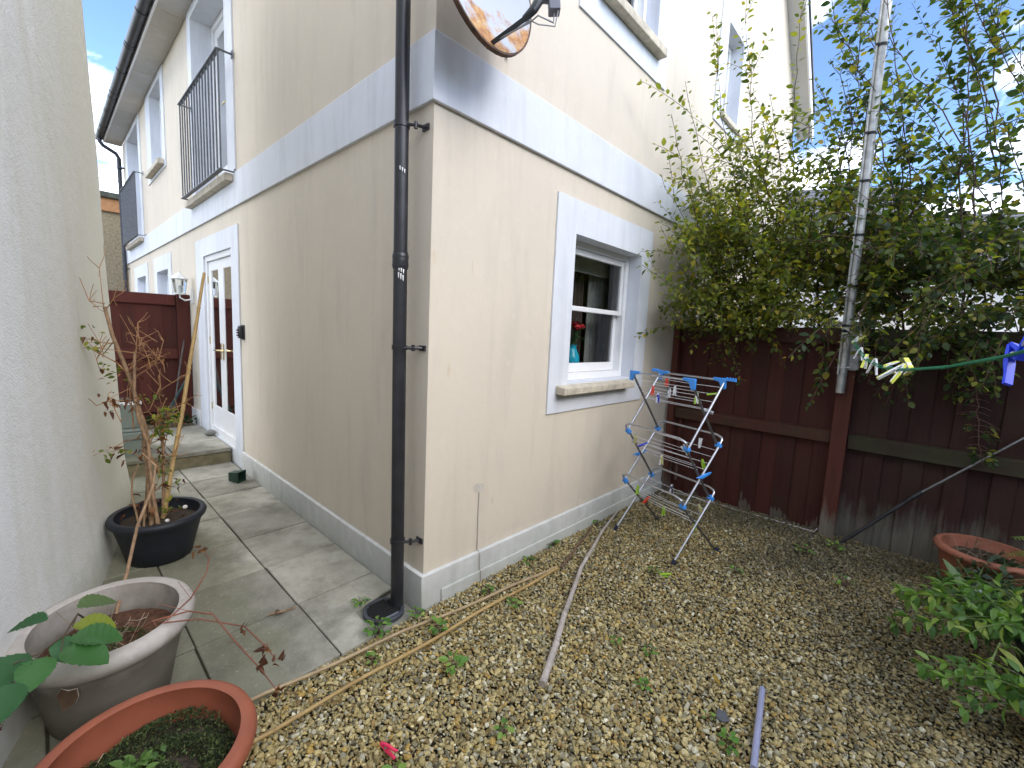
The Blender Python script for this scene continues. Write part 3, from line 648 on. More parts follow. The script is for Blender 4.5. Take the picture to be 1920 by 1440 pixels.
ob = thing('outbuilding', 'brown roughcast building with dark flat roof edge behind the passage', 'building', (-1.5, 15, 0))
b = MB(); b.box(-5, 1.6, 14, 19, -.1, 4.15); b.fin('wall', simple('roughcast_brown', (.20, .17, .115), .95, var=.35, scale=20, bump=.6), ob)
b = MB(); b.box(-5.1, 1.7, 13.92, 19.1, 4.151, 4.47); b.fin('fascia', simple('orange_fascia', (.30, .155, .07), .8), ob)
b = MB(); b.box(-5.2, 1.8, 13.84, 19.2, 4.471, 4.62); b.fin('roof', simple('dark_roof_edge', (.05, .055, .045), .9, var=.4), ob, bevel=.02)
for k, (z, lab) in enumerate(((6.05, 'upper of two thin wires crossing the sky behind the gutter'), (5.72, 'lower of two thin wires crossing the sky behind the gutter'))):
    b = MB(); b.tube([(-14 + t * 2.8, 18 + .2 * t, z + .35 * ((t - 5) / 5) ** 2) for t in range(11)], .012, 5); tag(b.fin('overhead_wire', BLACKP), lab, 'wire')

# ------------------------------------------------------------------ foliage tools
def leaf_mat(name, stops, trans=0.45, rough=0.45, by_attr=True, spec=0.4):
    m = bpy.data.materials.new(name); m.use_nodes = True; t = m.node_tree; bs = t.nodes['Principled BSDF']; out = t.nodes['Material Output']
    if by_attr:
        a = t.nodes.new('ShaderNodeAttribute'); a.attribute_name = 'tint'; fac = a.outputs['Fac']
    else:
        a = t.nodes.new('ShaderNodeObjectInfo'); fac = a.outputs['Random']
    r = t.nodes.new('ShaderNodeValToRGB'); e = r.color_ramp.elements
    while len(e) < len(stops): e.new(.5)
    for i, (p, c) in enumerate(stops): e[i].position = p; e[i].color = (*c, 1)
    t.links.new(fac, r.inputs[0])
    bs.inputs['Roughness'].default_value = rough; bs.inputs['Specular IOR Level'].default_value = spec
    t.links.new(r.outputs[0], bs.inputs['Base Color'])
    tr = t.nodes.new('ShaderNodeBsdfTranslucent'); mx = t.nodes.new('ShaderNodeMixShader'); mx.inputs[0].default_value = trans
    br = t.nodes.new('ShaderNodeMixRGB'); br.blend_type = 'MULTIPLY'; br.inputs[0].default_value = 1; br.inputs[2].default_value = (1.5, 1.6, .6, 1); t.links.new(r.outputs[0], br.inputs[1])
    t.links.new(br.outputs[0], tr.inputs[0]); t.links.new(bs.outputs[0], mx.inputs[1]); t.links.new(tr.outputs[0], mx.inputs[2]); t.links.new(mx.outputs[0], out.inputs[0])
    return m
def leaf_tmpl(w=.3, fold=.25, arch=.25, rows=((0.0, .0), (.18, .62), (.45, 1.0), (.75, .68), (1.0, 0.0)), wave=0):
    """Blade 1 long on +y, narrow at both ends, folded on its midrib; triangles."""
    V = []; F = []
    for i, (t, ww) in enumerate(rows):
        z = -arch * t * t; hw = w * ww
        V += [(-hw, t, z + fold * hw + wave * math.sin(i * 2.2) * hw), (0, t, z), (hw, t, z + fold * hw - wave * math.sin(i * 2.2) * hw)]
    for i in range(len(rows) - 1):
        a, c = i * 3, i * 3 + 3
        if i == 0: F += [(1, c + 1, c), (1, c + 2, c + 1)]
        elif i == len(rows) - 2: F += [(a, a + 1, c + 1), (a + 1, a + 2, c + 1)]
        else: F += [(a, a + 1, c + 1), (a, c + 1, c), (a + 1, a + 2, c + 2), (a + 1, c + 2, c + 1)]
    V = np.array(V); F = np.array(F); used = np.unique(F); mp = -np.ones(len(V), int); mp[used] = np.arange(len(used))
    return V[used], mp[F]
def frame(y, up):
    y = y / (np.linalg.norm(y) + 1e-9); x = np.cross(y, up); n = np.linalg.norm(x)
    if n < 1e-4: x = np.cross(y, np.array([1.0, .2, 0])); n = np.linalg.norm(x)
    x /= n; z = np.cross(x, y); return np.stack([x, y, z], 1)
def leaves_mesh(name, L, tmpl, mat, parent, kind=None, label=None):
    """L: list of (position, 3x3 frame, length, tint)"""
    V0, F0 = tmpl; N = len(L)
    P = np.array([l[0] for l in L]); A = np.array([l[1] for l in L]); s = np.array([l[2] for l in L]); t = np.array([l[3] for l in L])
    W = np.einsum('nij,kj->nki', A, V0) * s[:, None, None] + P[:, None, :]
    F = (F0[None] + (np.arange(N) * len(V0))[:, None, None]).reshape(-1, 3)
    c = np.repeat(np.stack([t, t, t], 1), len(V0), 0)
    o = np_mesh(name, W.reshape(-1, 3), F, mat, parent, c)
    return tag(o, label, None, None, kind)
_lm = {}
def leaf_objects(L, tmpl, key, mat, parent, name='leaf'):
    if key not in _lm:
        me = bpy.data.meshes.new(name); me.from_pydata([tuple(v) for v in tmpl[0]], [], [tuple(int(i) for i in f) for f in tmpl[1]])
        me.polygons.foreach_set('use_smooth', [True] * len(me.polygons)); me.materials.append(mat); _lm[key] = me
    off = root_loc(parent)
    for p, A, s, t in L:
        o = bpy.data.objects.new(name, _lm[key]); link(o); o.parent = parent
        m4 = Matrix([[*(A[i] * s), p[i] - off[i]] for i in range(3)] + [[0, 0, 0, 1]]); o.matrix_local = m4
def curve(p0, p1, p2, n):
    t = np.linspace(0, 1, n)[:, None]; return (1 - t) ** 2 * p0 + 2 * t * (1 - t) * p1 + t * t * p2
def twig_leaves(pts, rng, step, size, out=.75, droop=-.12, skip=0.0, tint=(0, 1), start=.1, upw=1.0):
    L = []; seg = np.linalg.norm(np.diff(pts, axis=0), axis=1); cum = np.concatenate([[0], np.cumsum(seg)]); T = cum[-1]; d = T * start; ang = rng.uniform(0, 6.28)
    while d < T:
        i = min(np.searchsorted(cum, d), len(pts) - 1); i = max(i, 1); f = (d - cum[i - 1]) / max(seg[i - 1], 1e-6)
        p = pts[i - 1] + (pts[i] - pts[i - 1]) * f; t = pts[i] - pts[i - 1]; t /= np.linalg.norm(t)
        a = np.cross(t, [0.3, .2, 1.0]); a /= np.linalg.norm(a) + 1e-9; c = np.cross(t, a)
        if rng.random() > skip:
            r = a * math.cos(ang) + c * math.sin(ang); y = r * out + t * (1 - out * .6) + np.array([0, 0, droop]) + rng.normal(0, .15, 3)
            up = np.array([0, 0, upw]) + rng.normal(0, .45, 3)
            L.append((p + r * size * .16, frame(y, up), size * rng.uniform(.5, 1.2) * (1 - .35 * (d / T) ** 3), rng.uniform(*tint)))
        ang += 2.4 + rng.normal(0, .3); d += step * rng.uniform(.7, 1.3)
    return L
def split_near(L, n=300):
    """The n leaves that show largest from the camera come first."""
    P = np.array([l[0] for l in L]); q = (P - np.array(CAM)) @ np.array(CM)
    z = np.maximum(-q[:, 2], .05); inside = (np.abs(q[:, 0] / z) < 1.17) & (np.abs(q[:, 1] / z) < .88) & (q[:, 2] < 0)
    s = np.where(inside, np.array([l[2] for l in L]) / z, -1); idx = np.argsort(-s)
    return [L[i] for i in idx[:n]], [L[i] for i in idx[n:]]
BARK = simple('shrub_bark', (.085, .058, .04), .85, var=.4, scale=60, bump=.4)
TWIG = simple('shrub_twig', (.105, .062, .045), .75, var=.3, scale=60)
def tubes_mesh(name, lines, r0, r1, mat, parent, n=5):
    b = MB()
    for ln, k in lines:
        m_ = len(ln); b.tube([tuple(p) for p in ln], [max(.0012, (r0 + (r1 - r0) * i / (m_ - 1)) * k) for i in range(m_)], n, cap=False)
    return b.fin(name, mat, parent, smooth=80)
OLIVE = [(0, (.045, .068, .020)), (.35, (.110, .145, .032)), (.7, (.20, .225, .040)), (.93, (.30, .29, .045)), (1, (.42, .30, .04))]
DARKG = [(0, (.022, .046, .020)), (.4, (.052, .088, .028)), (.75, (.115, .150, .034)), (.95, (.22, .23, .04)), (1, (.34, .26, .04))]
LM_A = leaf_mat('shrub_leaf_mixed', OLIVE, .55); LM_AO = leaf_mat('shrub_leaf_each', OLIVE, .55, by_attr=False)
LM_B = leaf_mat('dark_leaf_mixed', DARKG, .5); LM_BO = leaf_mat('dark_leaf_each', DARKG, .5, by_attr=False)
OVAL = leaf_tmpl(.30, .28, .22); ROUNDL = leaf_tmpl(.34, .2, .18); LANCE = leaf_tmpl(.17, .25, .35)

def big_shrub(name, label, base_y, ztop, rng, tmpl, key, lmix, leach, n_stem, n_shoot, extra, dens, size, tint, xr=(3.08, 3.75), low=1.55):
    rt = thing(name, label, 'shrub', (3.4, sum(base_y) / 2, 0), None)
    stems = []; shoots = []; L = []
    for i in range(n_stem):
        y = base_y[0] + (base_y[1] - base_y[0]) * (i + rng.uniform(.2, .8)) / n_stem
        p0 = np.array([rng.uniform(*xr), y, 0]); p2 = p0 + np.array([rng.uniform(-.5, .5), rng.uniform(-.6, .6), ztop * rng.uniform(.62, .95)]); p1 = (p0 + p2) / 2 + np.array([rng.uniform(-.1, .1), rng.uniform(-.15, .15), .2])
        c = curve(p0, p1, p2, 14); c[1:-1] += rng.normal(0, .012, (12, 3)); stems.append((c, 1.0))
    for i in range(n_shoot):
        st = stems[rng.integers(0, n_stem)][0]; f = rng.uniform(.33, .95) ** .9; k = int(f * 13); p0 = st[k]
        if p0[2] < low: p0 = st[-4]
        ln = rng.uniform(.5, 1.25) * (1.15 - .35 * f); az = rng.uniform(0, 6.28); el = rng.uniform(.0, 1.05)
        d = np.array([math.cos(az) * math.cos(el), math.sin(az) * math.cos(el), math.sin(el)]) * ln
        if p0[1] + d[1] > -.12: d[1] = -.12 - p0[1] - abs(d[1]) * .3
        p2 = p0 + d; p2[2] -= .2 * ln; p1 = p0 + d * .5 + np.array([0, 0, .16 * ln]) + rng.normal(0, .05, 3)
        if p2[2] < low + .1: p2[2] = low + rng.uniform(.1, .4)
        c = curve(p0, p1, p2, 9); shoots.append((c, .32)); L += twig_leaves(c, rng, dens, size, skip=.05, tint=tint)
    for st, _ in stems: L += twig_leaves(st[9:], rng, dens * 2.2, size, tint=tint)
    for (p0, p1, p2, sub) in extra:
        c = curve(np.array(p0), np.array(p1), np.array(p2), 16); c[2:-1] += rng.normal(0, .008, (13, 3)); shoots.append((c, .45)); L += twig_leaves(c[2:], rng, dens * 1.05, size * .95, tint=tint, out=.85)
        for s_ in range(sub):
            k = rng.integers(4, 14); q0 = c[k]; t = c[min(k + 1, 15)] - c[k - 1]; t /= np.linalg.norm(t); d = t * rng.uniform(.12, .35) + rng.normal(0, .12, 3); 
            e = curve(q0, q0 + d * .5 + np.array([0, 0, .03]), q0 + d, 6)
            if e[-1][1] > -.08: e[:, 1] = np.minimum(e[:, 1], -.08)
            shoots.append((e, .25)); L += twig_leaves(e, rng, dens, size * .9, tint=tint)
    L = [l for l in L if l[0][1] < -.04]
    # kept trimmed where the pole stands in front of the hedge
    L = [l for l in L if not (2.1 < l[0][0] < 2.9 and l[0][2] > 1.1 and abs(l[0][1] + 1.375 + .1 * (2.83 - l[0][0])) < .10 and rng.random() < .8)]
    tubes_mesh('trunk', stems, .014, .004, BARK, rt, 7); tubes_mesh('twigs', shoots, .0105, .004, TWIG, rt, 4)
    a, c = split_near(L); leaf_objects(a, tmpl, key, leach, rt); leaves_mesh('foliage', c, tmpl, lmix, rt, 'stuff')
    return rt
rg = np.random.default_rng(21)
extraA = [((3.2, -.5, 1.7), (2.3, -.4, 1.85), (1.60, -.30, 2.02), 5), ((3.15, -.5, 1.9), (2.4, -.4, 2.2), (1.84, -.28, 2.68), 6), ((3.15, -.45, 2.0), (2.2, -.35, 2.4), (1.86, -.30, 3.12), 5), ((3.15, -.6, 2.0), (2.4, -.4, 2.6), (2.05, -.30, 3.42), 6),
          ((3.2, -.6, 2.2), (2.75, -.4, 3.0), (2.30, -.35, 4.0), 6), ((3.2, -.7, 2.3), (2.7, -.55, 3.3), (2.55, -.5, 4.3), 5), ((3.1, -.4, 1.8), (2.4, -.3, 1.9), (1.95, -.25, 2.35), 6), ((3.1, -.6, 1.8), (2.6, -.4, 1.75), (2.0, -.3, 1.85), 5),
          ((3.1, -.55, 1.75), (2.75, -.55, 1.7), (2.7, -.55, 1.32), 5), ((3.1, -.9, 1.75), (2.8, -.85, 1.75), (2.78, -.75, 1.42), 4), ((3.1, -.25, 1.7), (2.75, -.2, 1.9), (2.35, -.2, 1.75), 6), ((3.1, -1.1, 2.1), (2.6, -.9, 2.6), (2.35, -.8, 3.3), 5), ((3.2, -.9, 2.4), (2.9, -.8, 3.4), (2.75, -.85, 4.2), 5)]
moreA = []
for q_ in range(64):
    t = (rg.uniform(2.05, 2.95), rg.uniform(-1.0, -.15), rg.uniform(1.62, 3.1)) if q_ < 34 else (rg.uniform(2.3, 2.95), rg.uniform(-1.3, -.15), rg.uniform(1.66, 2.6)); moreA.append(((3.15, rg.uniform(-.8, -.3), max(1.7, t[2] - .5)), ((3.15 + t[0]) / 2, t[1] - .05, t[2] - .1 + rg.uniform(0, .2)), t, 5))
big_shrub('shrub', 'tall olive leaved shrub reaching over the fence towards the gable window', (-.35, -1.35), 3.9, rg, OVAL, 'oval', LM_A, LM_AO, 11, 350, extraA + moreA, .026, .066, (0.1, 1))
extraB = [((3.2, -1.7, 2.3), (2.85, -1.5, 3.2), (2.6, -1.35, 4.0), 6), ((3.2, -2.0, 2.3), (2.8, -1.8, 3.3), (2.6, -1.75, 3.9), 6), ((3.2, -2.4, 2.3), (2.8, -2.1, 3.2), (2.55, -2.0, 3.9), 6), ((3.2, -2.2, 1.8), (2.7, -2.0, 1.9), (2.6, -1.85, 1.55), 6), ((3.1, -1.6, 1.75), (2.8, -1.55, 1.7), (2.75, -1.55, 1.25), 6), ((3.1, -1.75, 1.75), (2.78, -1.72, 1.7), (2.74, -1.75, 1.3), 6),
          ((3.1, -1.95, 1.75), (2.75, -1.92, 1.75), (2.74, -1.95, 1.35), 7), ((3.1, -1.3, 1.7), (2.8, -1.2, 1.6), (2.8, -1.28, 1.18), 3), ((3.1, -2.2, 1.8), (2.7, -2.1, 1.8), (2.7, -2.0, 1.5), 8), ((3.1, -2.5, 1.8), (2.6, -2.3, 2.0), (2.5, -2.15, 1.75), 8), ((3.1, -2.5, 2.1), (2.6, -2.3, 2.6), (2.3, -2.1, 3.0), 8)]
moreB = []
for q_ in range(30):
    t = (rg.uniform(2.4, 2.95), rg.uniform(-2.7, -1.2), rg.uniform(1.4, 2.2)); moreB.append(((3.15, t[1] + rg.uniform(-.2, .2), t[2] + .3), ((3.15 + t[0]) / 2, t[1], t[2] + .35), t, 6))
for _ in range(24):
    t = (rg.uniform(2.25, 3.2), rg.uniform(-2.5, -.9), rg.uniform(2.9, 4.2)); moreB.append(((3.3, t[1] - rg.uniform(.1, .8), max(1.8, t[2] - 1.2)), ((3.25 + t[0]) / 2, t[1] - .25, t[2] - .35), t, 6))
big_shrub('shrub', 'dense dark green shrub overhanging the worn end of the fence', (-1.4, -3.3), 3.6, rg, ROUNDL, 'round', LM_B, LM_BO, 13, 350, extraB + moreB, .026, .066, (0, 1))
ft = thing('distant_tree', 'small thin tree top above the outbuilding roof behind the gutter', 'tree', (.12, 20.5, 0))
lines = []; L = []
for k_ in range(16):
    p = np.array([.12 + rg.normal(0, .06), 20.5, 3.6 + .12 * k_]); d = np.array([rg.normal(0, .5), rg.normal(0, .4), rg.uniform(.4, 1.0)]) * (1.1 - .03 * k_); c = curve(p, p + d * .5 + np.array([0, 0, -.08]), p + d, 7); lines.append((c, .4)); L += twig_leaves(c, rg, .09, .085, tint=(0, .6))
tubes_mesh('trunk', [(np.array([(.12, 20.5, 0), (.14, 20.5, 3), (.12, 20.5, 6.3)]), 1)], .07, .015, BARK, ft); tubes_mesh('twigs', lines, .03, .008, TWIG, ft, 4); leaves_mesh('foliage', L, OVAL, LM_B, ft, 'stuff')
# hanging evergreen sprays
def strand(label, pts, rng, size, step, bare=0.0):
    rt = thing('hanging_branch', label, 'branch', pts[0], None)
    c = curve(np.array(pts[0]), np.array(pts[1]), np.array(pts[2]), 26); c[2:] += rng.normal(0, .006, (24, 3))
    lines = [(c, 1)]; L = []
    for i in range(3, 25):
        for sd in (-1, 1):
            d = np.array([rng.uniform(-.3, -.05), sd * rng.uniform(.6, 1), -.25 + rng.normal(0, .2)]); d *= rng.uniform(.05, .115) * (1 if i < 19 else .7) / np.linalg.norm(d)
            e = curve(c[i], c[i] + d * .5 + np.array([0, 0, .012]), c[i] + d, 4); lines.append((e, .5))
            if rng.random() > bare or i < 14 or i > 22: L += twig_leaves(e, rng, step, size, out=.6, droop=-.3, tint=(0, .9), start=.3)
    tubes_mesh('stem', lines, .004, .002, TWIG, rt, 4); a, q = split_near(L, 150); leaf_objects(a, OVAL, 'strandleaf', LM_BO, rt)
    if q: leaves_mesh('foliage', q, OVAL, LM_B, rt, 'stuff')
hedge = thing('added_shade_hedge', 'unseen conifer hedge added behind the camera to shade the foot of the gable', 'hedge', (1, -6.9, 0))  # added out of view to block low sun from the lower gable
b = MB(); b.box(-6, 7, -7.3, -6.7, 0, 3.9); b.fin('core', simple('added_hedge_core', (.015, .022, .010), .9), hedge)
L = [(np.array([rg.uniform(-6, 7), -6.62 + rg.normal(0, .12), 4.15 * rg.random() ** .9 + rg.normal(0, .08)]), frame(rg.normal(0, .5, 3) + np.array([0, .5, .8]), rg.normal(0, 1, 3)), rg.uniform(.12, .28), rg.random()) for _ in range(7000)]
leaves_mesh('foliage', L, LANCE, LM_B, hedge, 'stuff')
strand('evergreen branch hanging down over the fence rail to the leaning prop', ((2.86, -2.02, 1.72), (2.74, -2.08, 1.35), (2.78, -2.17, .80)), rg, .052, .008, .4)

# ------------------------------------------------------------------ satellite dish, lantern, key box
DISHM = M('dish_rusty_paint')
q = DISHM.noise(7, 7, .65); q2 = DISHM.noise(22, 6, .7)
rz = DISHM.z()
low = DISHM.math('MULTIPLY', DISHM.math('SUBTRACT', 3.02, rz[2]), 1.1)
rust = DISHM.ramp(DISHM.math('ADD', q, low), [(.60, 0.0), (.72, 1.0)])
rc = DISHM.ramp(q2, [(.3, (.16, .05, .02)), (.5, (.42, .20, .06)), (.7, (.55, .38, .15))])
DISHM.col(DISHM.mix(rust, (.42, .45, .50), rc)).set(.6, 0, .4)
RIMR = simple('rusty_rim', (.10, .055, .035), .8, var=.5, scale=25)
dish = thing('satellite_dish', 'round satellite dish with orange rust patches, fixed high on the gable near the corner', 'satellite dish', (0.1, 0, 3.05))
dc = Vector((.10, -.25, 3.055)); dn = Vector((.03, -.985, .12)).normalized(); dup = (Vector((0, 0, 1)) - dn * dn.z).normalized(); dr = dup.cross(dn) * -1
def disc(rad, off, n=48): return [dc + dn * off + dr * rad * math.cos(2 * math.pi * k / n) + dup * rad * 1.08 * math.sin(2 * math.pi * k / n) for k in range(n)]
b = MB(); rings = [disc(r_, .05 * (r_ / .28) ** 2 - .05) for r_ in (.02, .07, .13, .19, .24, .28)]
vs = [p for rg_ in rings for p in rg_]; b.add(vs, [tuple(range(48))] + [(i * 48 + k, i * 48 + (k + 1) % 48, (i + 1) * 48 + (k + 1) % 48, (i + 1) * 48 + k) for i in range(5) for k in range(48)])
b.fin('reflector', DISHM.m, dish, smooth=80)
b = MB(); rings = [disc(.28, .0005), disc(.289, .001), disc(.289, -.022), disc(.275, -.022), disc(.16, -.045), disc(.02, -.058)]
vs = [p for rg_ in rings for p in rg_]; b.add(vs, [(i * 48 + k, i * 48 + (k + 1) % 48, (i + 1) * 48 + (k + 1) % 48, (i + 1) * 48 + k) for i in range(5) for k in range(48)]); b.fin('rim', RIMR, dish)
ARM = simple('arm_grey', (.045, .05, .055), .5, var=.3)
b = MB(); p0 = dc - dup * .285 - dn * .01; p1 = Vector((.148, -.455, 2.835)); p2 = Vector((.172, -.485, 2.895))
b.tube([p0 - dn * .03, p0, p1], [.012, .013, .014], 4); b.tube([p1 - dn * .03, p1 + dn * .02 + dup * .01, p2, p2 + dup * .04], [.014, .018, .021, .018], 10); b.fin('arm', ARM, dish, bevel=0)
b = MB(); c_ = Vector((.222, -.52, 2.905))
for a_, w_ in ((0, .032),):
    b.tube([c_ - dup * .055, c_ + dup * .055], .034, 4); b.tube([c_, p2 + dup * .01], [.018, .022], 12)
b.fin('lnb_head', simple('lnb_grey', (.16, .17, .20), .45), dish, bevel=.004)
b = MB(); b.tube([p0 + dn * .01, p1 - dup * .03, p1 + dn * .05 - dup * .035 + dr * .01, c_ - dup * .10 + dr * .01, c_ - dup * .056], .0035, 6); b.tube([p0 - dr * .01, p1 - dup * .022, p1 + dn * .04 - dup * .06, c_ - dup * .11, c_ - dup * .056 + dn * .02], .003, 6); b.fin('cable', simple('coax_grey', (.3, .3, .31), .5), dish)
b = MB(); b.tube([(.30, -.002, 3.20), (.28, -.12, 3.20), (.12, -.21, 3.09)], .016, 8); b.box(.26, .34, -.012, -.001, 3.12, 3.32); b.fin('wall_bracket', ARM, dish)
b = MB(); b.tube([(.466, -.0005, 2.985), (.466, -.03, 2.982)], .009, 6); b.fin('bolt', RIMR, dish)

lam = thing('wall_lantern', 'white carriage lantern on the wall beside the glazed doors', 'lantern', (-.0, 5.0, 1.75))
LW = simple('lantern_white', (.74, .74, .72), .45, var=.06)
lx, ly = -.135, 4.98
b = MB(); b.lathe([(.02, .285), (.03, .28), (.05, .262), (.085, .232), (.092, .225), (.092, .215), (.0, .21)], (lx, ly, 1.76), 6); b.lathe([(.0, .315), (.012, .31), (.008, .295), (.02, .284)], (lx, ly, 1.76), 8); b.fin('cap', LW, lam, smooth=20)
b = MB()
for k in range(6):
    a = 2 * math.pi * k / 6; b.tube([(lx + .055 * math.cos(a), ly + .055 * math.sin(a), 1.80), (lx + .078 * math.cos(a), ly + .078 * math.sin(a), 1.975)], .006, 4)
b.lathe([(.0, .028), (.062, .03), (.062, .045), (.0, .046)], (lx, ly, 1.76), 6); b.fin('cage', LW, lam, smooth=20)
b = MB(); b.lathe([(.052, .046), (.073, .214)], (lx, ly, 1.76), 6); b.fin('glass', GLASS, lam, smooth=0)
b = MB(); b.tube([(lx, ly, 1.80), (lx, ly, 1.87), (lx, ly, 1.90)], [.014, .022, .012], 10); b.fin('bulb', simple('bulb', (.7, .7, .68), .3), lam)
b = MB(); b.tube([(lx, ly, 1.79), (lx, ly, 1.75), (lx + .05, ly, 1.72), (-.012, ly, 1.74)], .010, 8); b.box(-.018, -.0015, ly - .045, ly + .045, 1.69, 1.86); b.fin('bracket', LW, lam, bevel=.003)
kb = thing('key_safe', 'small black key box on the wall beside the glazed doors', 'key box', (0, 2.98, 1.39))
b = MB(); b.box(-.042, -.0145, 2.945, 3.015, 1.33, 1.45); b.fin('cover', BLACKP, kb, bevel=.008)
b = MB(); b.box(-.0145, -.0005, 2.935, 3.025, 1.32, 1.46); b.fin('back_plate', BLACKP, kb, bevel=.003)
b = MB()
for z in (1.36, 1.385, 1.41): b.tube([(-.05, 2.96, z), (-.05, 3.0, z)], .009, 8)
b.fin('dial', simple('dial_black', (.03, .03, .03), .3), kb)

# ------------------------------------------------------------------ clothes airer
AF = np.array([1.49, -.754, 0]); AU = np.array([.946, -.323, 0]); AV = np.array([.323, .946, 0]); AW = .57
air = thing('clothes_airer', 'three tier folding steel clothes airer with blue plastic joints on the gravel', 'clothes airer', (1.7, -.5, 0))
def AP(u, v, z): return AF + AU * u + AV * v + np.array([0, 0, z])
Fo = [(.037, 1.235), (.04, .795), (.05, .40), (0.0, .018)]; Bo = [(.335, 1.235), (.35, .795), (.322, .42), (.44, .018)]
def mixp(p, q, t): return (p[0] + (q[0] - p[0]) * t, p[1] + (q[1] - p[1]) * t)
for s in (0, 1):
    vo = AW * s; vi = .018 if s == 0 else AW - .018
    for i in range(3):
        b = MB(); b.tube([AP(Bo[i][0], vo, Bo[i][1]), AP(Fo[i + 1][0], vo, Fo[i + 1][1])], .0085, 10); b.fin('frame_tube', STEEL, air)
        b = MB(); b.tube([AP(Fo[i][0], vi, Fo[i][1]), AP(Bo[i + 1][0], vi, Bo[i + 1][1])], .008, 10); b.fin('frame_tube', DSTEEL, air)
    for (u, z) in (Fo[1], Bo[1], Fo[2], Bo[2]):
        b = MB(); e = .5 * (vi + vo); b.tube([AP(u, vo - (.012 if s == 0 else -.012), z), AP(u, vi + (.012 if s == 0 else -.012), z)], [.015, .015], 12); b.tube([AP(u, e, z - .022), AP(u, e, z + .022)], [.0105, .0115], 8); b.fin('joint', BLUEP, air, bevel=.002)
    for (u, z) in (Fo[3], Bo[3]):
        b = MB(); b.tube([AP(u - .012, vo, z - .012), AP(u + .006, vo, z + .022)], [.013, .0125], 10); b.box(*[v for pr in zip(AP(u, vo, z) - .014, AP(u, vo, z) + .014) for v in pr][:4], z - .018, z - .004); b.fin('foot', simple('foot_cap', (.012, .016, .04), .4), air)
for i in (1, 2):
    for (u, z, sg) in ((Fo[i][0], Fo[i][1], -1), (Bo[i][0], Bo[i][1], 1)):
        du = sg * .03; zt = z + .065
        pts = [AP(u, 0, z), AP(u + du * .7, 0, z + .04), AP(u + du, .012, zt - .012), AP(u + du * 1.1, .05, zt), AP(u + du * 1.1, AW - .05, zt), AP(u + du, AW - .012, zt - .012), AP(u + du * .7, AW, z + .04), AP(u, AW, z)]
        b = MB(); b.tube(pts, .0075, 10); b.fin('tier_rail', STEEL, air)
for (u, z) in (Fo[0], Bo[0]):
    b = MB(); b.tube([AP(u, .01, z + .012), AP(u, AW - .01, z + .012)], .0075, 10); b.fin('tier_rail', STEEL, air)
    for s in (0, 1):
        v = AW * s; iv = v + (.085 if s == 0 else -.085); su = 1 if u > .2 else -1
        b = MB(); poly = [AP(u, v - (.012 if s == 0 else -.012), z + .027), AP(u, iv, z + .027), AP(u, iv, z + .006), AP(u, v + (.038 if s == 0 else -.038), z + .0), AP(u, v + (.014 if s == 0 else -.014), z - .05), AP(u, v - (.012 if s == 0 else -.012), z - .045)]
        b.prism([tuple(p - AU * .009) for p in poly], tuple(AU * .018)); b.fin('corner_cap', BLUEP, air, bevel=.004)
        if su > 0:
            b = MB(); sg = -1 if s == 0 else 1
            b.prism([tuple(AP(u - .006, v, z + .012)), tuple(AP(u - .006, v + sg * .085, z + .012)), tuple(AP(u - .006, v + sg * .085, z + .02)), tuple(AP(u - .006, v, z + .03))], tuple(AU * .012))
            for k in range(4):
                c0 = v + sg * (.012 + k * .02); b.prism([tuple(AP(u - .005, c0, z + .02)), tuple(AP(u - .005, c0 + sg * .012, z + .02)), tuple(AP(u - .005, c0 + sg * .009, z + .036)), tuple(AP(u - .005, c0 + sg * .003, z + .036))], tuple(AU * .010))
            b.fin('hanger_comb', BLUEP, air)
WIRE = simple('coated_wire', (.72, .72, .74), .35, .3, var=.08)
for i in range(3):
    zb = ((.08, .19, .30, .41), (.08, .19, .30, .40), (.07, .17, .27, .37))[i]
    for t in zb:
        for (p, q_) in ((Bo[i], Fo[i + 1]), (Fo[i], Bo[i + 1])):
            u, z = mixp(p, q_, t); b = MB(); b.tube([AP(u, .004, z), AP(u, AW * .5, z - .004), AP(u, AW - .004, z)], .0018, 5, cap=False); b.fin('wire', WIRE, air)
for (u, v, z) in ((.20, AW + .012, .60), (.205, -.012, .60)):
    b = MB(); b.prism([tuple(AP(u - .075, v - .008, z - .006)), tuple(AP(u - .02, v - .008, z - .018)), tuple(AP(u + .055, v - .008, z + .006)), tuple(AP(u + .07, v - .008, z + .022)), tuple(AP(u, v - .008, z + .012))], tuple(AV * .016)); b.fin('locking_clip', BLUEP, air, bevel=.004)

